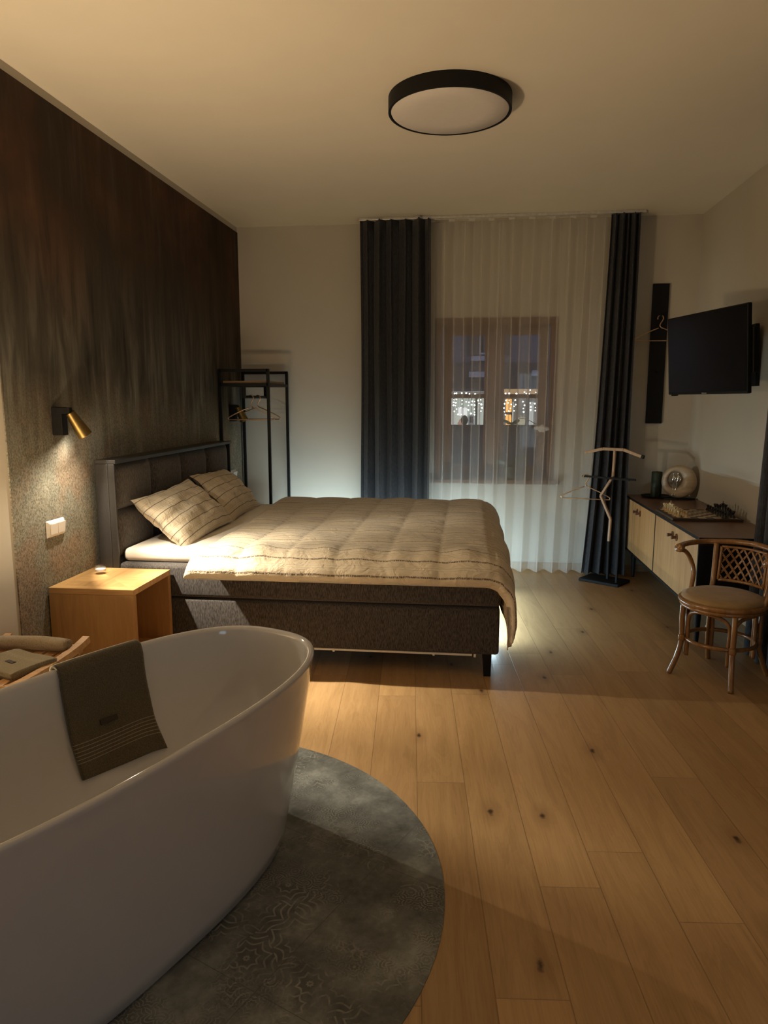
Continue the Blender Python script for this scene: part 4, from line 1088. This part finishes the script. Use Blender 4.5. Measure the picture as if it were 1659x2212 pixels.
for colr, mt, bx, pxq, rz in (('light', 'boxwood', 0, 1, 0), ('dark', 'ebony', 7, 6, pi)):
    for j in range(8):
        for kind, ix in ((order[j], bx), ('pawn', pxq)):
            loc = (CB0.x + m0 + (ix + 0.5) * sq, CB0.y + m0 + (j + 0.5) * sq, ZB)
            nb = 'near' if j < 4 else 'far'
            if kind == 'pawn': lab = f'{colr} wooden chess pawn in the row before the {colr} pieces'; grp = f'{colr} chess pawns'
            elif kind in ('king', 'queen'): lab = f'{colr} wooden chess {kind} on the chess board'; grp = f'{colr} chess pieces'
            else:
                side = 'the candle' if j > 4 else 'the rattan chair'
                lab = f'{colr} wooden chess {kind} on the board half towards {side}'; grp = f'{colr} chess pieces'
            key = (colr, kind)
            if key not in protos:
                protos[key] = q = build('chess_' + kind, piece_mb(kind), M[mt], None, smooth='auto')
            else:
                q = protos[key].copy(); COL.objects.link(q)
            q.location = loc; q.rotation_euler = (0, 0, rz)
            tag(q, lab, 'chess piece', grp)

# ================================================================== RATTAN CHAIR
CA = R(-47)
chair = thing('rattan_chair', 'varnished rattan armchair with round ochre seat and lattice back', 'chair', (1.405, 3.945, 0), CA)
def part(name, b, mt, par=None, **k): return build(name, b, M[mt], par or chair, local=True, **k)
SR = 0.212
part('seat', MB().lathe([(0.0005, 0.428), (SR - 0.01, 0.428), (SR, 0.437), (SR - 0.004, 0.452), (SR - 0.03, 0.463), (0.10, 0.468), (0.0005, 0.469)], 48, cap=False), 'seat', smooth=True)
def circ(r, z, n=48, sy=1.0): return [(r * cos(2 * pi * i / n), sy * r * sin(2 * pi * i / n), z) for i in range(n)]
b = MB().tube(circ(SR + 0.002, 0.424), 0.0145, 10, closed=True); b.tube(circ(SR - 0.004, 0.402), 0.012, 10, closed=True)
part('seat_ring', b, 'rattan', smooth=True)
part('stretcher', MB().tube(circ(0.178, 0.205), 0.0115, 10, closed=True), 'rattan', smooth=True)
FL = [(-0.155, -0.15), (0.155, -0.15), (-0.155, 0.15), (0.155, 0.15)]
for sx, sy in FL:
    if sy < 0: pts = [(sx * 0.93, sy * 0.93, 0.43), (sx * 0.95, sy * 0.95, 0.32), (sx * 0.93, sy * 0.93, 0.20), (sx * 1.0, sy * 1.05, 0.10), (sx * 1.14, sy * 1.28, 0.0)]
    else: pts = [(sx * 1.0, sy * 1.22, 0.70), (sx * 0.98, sy * 1.12, 0.50), (sx * 0.95, sy * 0.97, 0.40), (sx * 0.93, sy * 0.93, 0.20), (sx * 1.0, sy * 1.1, 0.10), (sx * 1.1, sy * 1.38, 0.0)]
    lg = part('leg', MB().tube(bez(pts, 6), 0.0145, 12), 'rattan', smooth=True)
    # cane binding where the stretcher meets the leg
    b = MB().lathe([(0.017, 0.19), (0.0185, 0.195), (0.0185, 0.218), (0.017, 0.223)], 14, (sx * 0.93, sy * 0.93, 0))
    build('binding', b, M['rattan'], lg, local=True, smooth=True)
# bent arches below the seat between neighbouring legs, their ends bundled with the legs
ring = [FL[0], FL[1], FL[3], FL[2]]
for k in range(4):
    p, q = Vector((*ring[k], 0)) * 0.86, Vector((*ring[(k + 1) % 4], 0)) * 0.86
    d = (q - p).normalized(); p2, q2 = p + d * 0.018, q - d * 0.018
    mid = (p + q) / 2; o_ = mid.normalized() * 0.05
    pts = [p2 + Vector((0, 0, 0.11)), p2 + Vector((0, 0, 0.22)), p2 + Vector((0, 0, 0.315)), p2 + d * 0.03 + o_ * 0.3 + Vector((0, 0, 0.362)), mid + o_ + Vector((0, 0, 0.385)),
           q2 - d * 0.03 + o_ * 0.3 + Vector((0, 0, 0.362)), q2 + Vector((0, 0, 0.315)), q2 + Vector((0, 0, 0.22)), q2 + Vector((0, 0, 0.11))]
    part('arch', MB().tube(bez(pts, 6), 0.0105, 10), 'rattan', smooth=True)
# hoop: arm to arm around the back
hoop = [(-0.245, -0.045, 0.695), (-0.252, 0.05, 0.698), (-0.222, 0.14, 0.702), (-0.155, 0.20, 0.706), (-0.08, 0.232, 0.712), (0, 0.243, 0.714), (0.08, 0.232, 0.712), (0.155, 0.20, 0.706), (0.222, 0.14, 0.702), (0.252, 0.05, 0.698), (0.245, -0.045, 0.695)]
hp_ = part('hoop_rail', MB().tube(bez(hoop, 6), 0.0155, 12), 'rattan', smooth=True)
for sx in (-1, 1):
    pts = [(sx * 0.244, -0.04, 0.672), (sx * 0.246, 0.02, 0.655), (sx * 0.238, 0.06, 0.61), (sx * 0.222, 0.075, 0.54), (sx * 0.212, 0.05, 0.47), (sx * 0.208, 0.03, 0.43)]
    part('arm_support', MB().tube(bez(pts, 6), 0.0125, 10), 'rattan', smooth=True)
    b = MB(); b.tube([(sx * 0.2445, -0.062, 0.684), (sx * 0.2445, -0.045, 0.684), (sx * 0.245, -0.02, 0.686)], [0.022, 0.026, 0.018], 14)
    for k in range(5): b.tube(circ(0.0, 0, 3), 0.0001, 3) if False else None
    for k in range(6):
        a_ = k * pi / 3; b.ball((sx * 0.2445 + 0.017 * cos(a_), -0.056, 0.684 + 0.017 * sin(a_)), 0.008, 8, 6)
    build('arm_knob', b, M['rattan'], hp_, local=True, smooth=True)
# lattice back panel between the rear posts
def bk(u, z): 
    x = -0.128 + 0.256 * u
    y = 0.165 + 0.048 * (1 - (x / 0.14) ** 2) + (z - 0.47) * 0.09
    return Vector((x, y, z))
zb0, zb1 = 0.492, 0.682
b = MB(); b.tube([bk(i / 12, zb0) for i in range(13)], 0.009, 8); b.tube([bk(i / 12, zb1) for i in range(13)], 0.007, 8)
b.tube([bk(0, zb0 + (zb1 - zb0) * i / 6) for i in range(7)], 0.0085, 8); b.tube([bk(1, zb0 + (zb1 - zb0) * i / 6) for i in range(7)], 0.0085, 8)
lat = part('back_frame', b, 'rattan', smooth=True)
hgt = zb1 - zb0
def strip(sg):
    b = MB()
    for i in range(-3, 8):
        for o2 in (-0.012, 0.012):
            pts = []
            for k in range(13):
                f = k / 12; u = (i + 0.5) * 0.165 + o2 + sg * (f - 0.5) * 0.50 + 0.09
                if 0 <= u <= 1: pts.append(bk(u, zb0 + hgt * f) + Vector((0, 0.003 * sg, 0)))
            if len(pts) > 1: b.tube(pts, 0.0032, 6)
    return b
build('lattice_strips', strip(1), M['rattan'], lat, local=True, smooth=True)
build('lattice_strips', strip(-1), M['rattan'], lat, local=True, smooth=True)

# ================================================================== BATHTUB
TC = Vector((-1.056, 1.757, 0.003)); TA = Vector((0.383, 0.9237, 0)).normalized(); TN = Vector((0.9237, -0.383, 0)).normalized()
NS = 2.6
def tubp(L_, W_, z, th):
    c_, s_ = cos(th), sin(th)
    a_ = (abs(c_) ** (2 / NS)) * (1 if c_ >= 0 else -1) * L_; b_ = (abs(s_) ** (2 / NS)) * (1 if s_ >= 0 else -1) * W_
    return TC + TA * a_ + TN * b_ + Vector((0, 0, z))
def outer(k):      # 0 floor .. 1 rim
    e = k ** 0.9
    return (0.722 + (0.898 - 0.722) * e, 0.338 + (0.392 - 0.338) * e, 0.62 * k)
profo = [(0.68, 0.300, 0.0), (0.705, 0.325, 0.004)] + [outer(0.02 + 0.96 * i / 14) for i in range(15)] + [(0.899, 0.393, 0.618), (0.895, 0.389, 0.6245), (0.888, 0.382, 0.627), (0.880, 0.374, 0.625), (0.875, 0.369, 0.618)]
def inner(k):      # 0 rim .. 1 tub floor
    L_ = 0.872 - 0.33 * k ** 2.2; W_ = 0.366 - 0.115 * k ** 2.0
    return (L_, W_, 0.612 - 0.462 * (1 - (1 - k) ** 1.35))
profi = [inner(i / 18) for i in range(19)]
tub = thing('bathtub', 'white freestanding oval bathtub in the foreground', 'bathtub', TC)
NTH = 128
b = MB()
P = profo + profi + [(0.42, 0.19, 0.146), (0.2, 0.09, 0.144), (0.0005, 0.0005, 0.143)]
b.grid(lambda u, v: tubp(*P[min(len(P) - 1, int(round(v * (len(P) - 1))))], 2 * pi * (u + 0.0013)), NTH, len(P), cu=True)
build('shell', b, M['tub'], tub, smooth=True)
b = MB().lathe([(0.0005, 0.149), (0.034, 0.149), (0.036, 0.145)], 24, TC, cap=False)
build('drain', b, M['chrome'], tub, smooth='auto')
# towel over the far rim
def inn_pt(s, k, out=0.0):
    L_, W_, z = inner(max(0, k))
    t_ = -(W_) * max(0.0, 1 - abs(s / L_) ** NS) ** (1 / NS)
    return TC + TA * s + TN * (t_ + out) + Vector((0, 0, z))
def tw(u, v):
    s = 0.195 + 0.315 * u
    wob = 0.004 * sin(9 * u + 2) + 0.003 * sin(17 * v + 5 * u)
    if v < 0.16:       # outside of the rim
        f = v / 0.16
        L_, W_, z = outer(0.80 + 0.19 * f)
        t_ = -(W_ + 0.009) * max(0.0, 1 - abs(s / L_) ** NS) ** (1 / NS)
        return TC + TA * s + TN * t_ + Vector((0, 0, z))
    if v < 0.24:       # over the rim
        f = (v - 0.16) / 0.08; a_ = pi * f
        L_, W_ = 0.888, 0.382
        t_ = -W_ * max(0.0, 1 - abs(s / L_) ** NS) ** (1 / NS)
        return TC + TA * s + TN * (t_ - 0.020 * cos(a_)) + Vector((0, 0, 0.618 + 0.019 * sin(a_)))
    f = (v - 0.24) / 0.76
    k = 0.02 + (0.66 + 0.03 * u + 0.012 * sin(6 * u)) * f
    s2 = s + 0.02 * f
    return inn_pt(s2, k, 0.010 + wob * f)
tow = thing('bath_towel', 'olive brown towel hung over the far rim of the bathtub', 'towel', inn_pt(0.35, 0.0))
build('cloth', MB().grid(tw, 40, 80), M['towel'], tow, smooth=True, solid=0.010, sub=0)
def onT(u, v, h=0.009):
    p = Vector(tw(u, v)); du = Vector(tw(u + 0.01, v)) - p; dv = Vector(tw(u, v + 0.01)) - p
    n_ = du.cross(dv).normalized()
    if n_.dot(TN) < 0: n_ = -n_
    return p + n_ * h
b = MB().grid(lambda u, v: onT(0.36 + 0.20 * u, 0.60 + 0.035 * v), 6, 3)
build('label_patch', b, M['leather'], tow, solid=0.003)

# ================================================================== BATH STOOL WITH TOWELS
st = thing('bath_stool', 'slatted teak bath stool with raised side rails between tub and wall', 'stool', (-1.87, 2.62, 0))
x0, x1, y0, y1, zt = -2.075, -1.672, 2.33, 2.90, 0.415
for i in range(6):
    xa = x0 + 0.035 + i * 0.058
    build('slat', MB().box(xa, xa + 0.043, y0 + 0.02, y1 - 0.045, zt - 0.018, zt), M['teak'], st, bevel=0.003)
build('cross_rail', MB().box(x0 + 0.03, x1 - 0.03, y1 - 0.045, y1 - 0.005, zt - 0.035, zt + 0.002), M['teakx'], st, bevel=0.003)
build('cross_rail', MB().box(x0 + 0.03, x1 - 0.03, y0, y0 + 0.04, zt - 0.035, zt - 0.018), M['teakx'], st, bevel=0.003)
for xx in (x0, x1 - 0.03):
    pts = [(y0 - 0.01, 0.44), (y0 + 0.08, 0.425), (y0 + 0.28, 0.418), (y1 - 0.10, 0.425), (y1 + 0.002, 0.440)]
    path = bez([(xx + 0.015, yy, z_) for yy, z_ in pts], 5)
    b = MB()
    for p, q in zip(path, path[1:]): b.bar(p, q + (q - p) * 0.05, 0.032, 0.03)
    build('side_rail', b, M['teakx'], st)
for xx in (x0 + 0.03, x1 - 0.07):
    for yy in (y0 + 0.03, y1 - 0.07): build('leg', MB().box(xx, xx + 0.04, yy, yy + 0.04, 0, zt - 0.03), M['teak'], st, bevel=0.003)
# rolled towel lying across the far end
b = MB()
def rollf(u, v):
    a_ = 2 * pi * u
    r_ = 0.030 * (1 + 0.05 * sin(2 * a_ + 9 * v)) * (1 - 0.12 * (2 * v - 1) ** 8)
    return (-2.035 + 0.325 * v, 2.80 + r_ * cos(a_) * 1.05 + 0.006 * sin(4 * v), zt + 0.034 + r_ * sin(a_))
b.grid(rollf, 26, 24, cu=True)
n_ = 24
b.f.append(tuple(i * n_ for i in range(26))); b.f.append(tuple(i * n_ + n_ - 1 for i in range(26)))
b.tube([(-1.7095, 2.80 + 0.0035 * k * 0.11 * cos(k * 0.5), zt + 0.034 + 0.0035 * k * 0.11 * sin(k * 0.5)) for k in range(56)], 0.003, 5)
solo('rolled_towel', b, M['roll'], 'rolled beige towel lying across the far end of the bath stool', 'towel', (-1.87, 2.80, zt), smooth=True)
fc_ = thing('folded_face_cloth', 'folded olive face cloth with stripes on the bath stool slats', 'towel', (-1.86, 2.55, zt))
mC = rotz(R(-22)); cC = Vector((-1.83, 2.60, 0))
def clf(u, v):
    p = cC + mC @ Vector((-0.125 + 0.25 * u, -0.10 + 0.20 * v, 0))
    return (p.x, p.y, zt + 0.019 + 0.003 * sin(6 * u + 3 * v) - 0.004 * (2 * v - 1) ** 6)
build('cloth', MB().grid(clf, 30, 24), M['cloth'], fc_, smooth=True, solid=0.028, bevel=0.0)
b = MB().grid(lambda u, v: Vector(clf(0.40 + 0.18 * u, 0.36 + 0.10 * v)) + Vector((0, 0, 0.0155)), 5, 3)
build('label_patch', b, M['leather'], fc_, solid=0.002)

# ================================================================== ORCHID ON THE WINDOW SILL
OX, OY, OZ = 0.385, YB + 0.015, WZ0 + 0.026
orc = thing('orchid', 'potted white orchid on the window sill behind the sheer curtain', 'plant', (OX, OY, OZ))
build('pot', MB().lathe([(0.0005, 0), (0.042, 0), (0.052, 0.10), (0.055, 0.115), (0.049, 0.115), (0.0005, 0.10)], 24, (OX, OY, OZ), cap=False), M['pot'], orc, smooth='auto')
def leaf(ang, ln, up, wd):
    def f(u, v):
        r_ = ln * u; z_ = 0.10 + up * sin(pi * u * 0.62) * ln - 0.3 * ln * max(0, u - 0.6)
        w_ = wd * sin(pi * min(1, 0.12 + u * 0.88)) ** 0.7 * (2 * v - 1)
        d_ = Vector((cos(ang), 0.35 * sin(ang), 0)); n2 = Vector((-0.3 * sin(ang), 0.35 * cos(ang), 0.9)).normalized()
        return Vector((OX, OY, OZ)) + d_ * r_ + n2 * w_ + Vector((0, 0, z_))
    return MB().grid(f, 12, 5)
for a_, l_, u_, w_ in ((0.2, 0.17, 0.5, 0.028), (2.9, 0.16, 0.4, 0.028), (0.7, 0.12, 0.9, 0.024), (2.3, 0.11, 0.8, 0.022)):
    build('leaf', leaf(a_, l_, u_, w_), M['leaf'], orc, smooth=True, solid=0.003)
b = MB().tube(bez([(OX, OY, OZ + 0.10), (OX - 0.005, OY, OZ + 0.3), (OX + 0.0, OY - 0.01, OZ + 0.48), (OX + 0.10, OY - 0.02, OZ + 0.54), (OX + 0.22, OY - 0.03, OZ + 0.49), (OX + 0.265, OY - 0.035, OZ + 0.455)], 8), 0.0028, 6)
build('stem', b, M['stem'], orc, smooth=True)
for a_, l_, up_ in ((0.4, 0.07, 0.3), (2.6, 0.065, 0.45)):
    o2 = MB().ball((OX + 0.02 * cos(a_) * 2, OY - 0.01, OZ + 0.50 + 0.02 * up_), (0.045, 0.012, 0.014), 12, 8, Matrix.Rotation(-0.5 * cos(a_), 3, 'Y'))
    build('leaf', o2, M['leaf'], orc, smooth=True)
b = MB()
fx, fy, fz = OX + 0.268, OY - 0.04, OZ + 0.455
for k, (dx, dz, rx, rz_) in enumerate(((-0.035, 0.004, 0.036, 0.018), (0.032, -0.004, 0.036, 0.018), (0, 0.012, 0.020, 0.022), (-0.012, -0.016, 0.018, 0.016), (0.014, -0.016, 0.018, 0.016))):
    b.ball((fx + dx, fy, fz + dz), (rx, 0.006, rz_), 12, 8)
build('flower', b, M['petal'], orc, smooth=True)
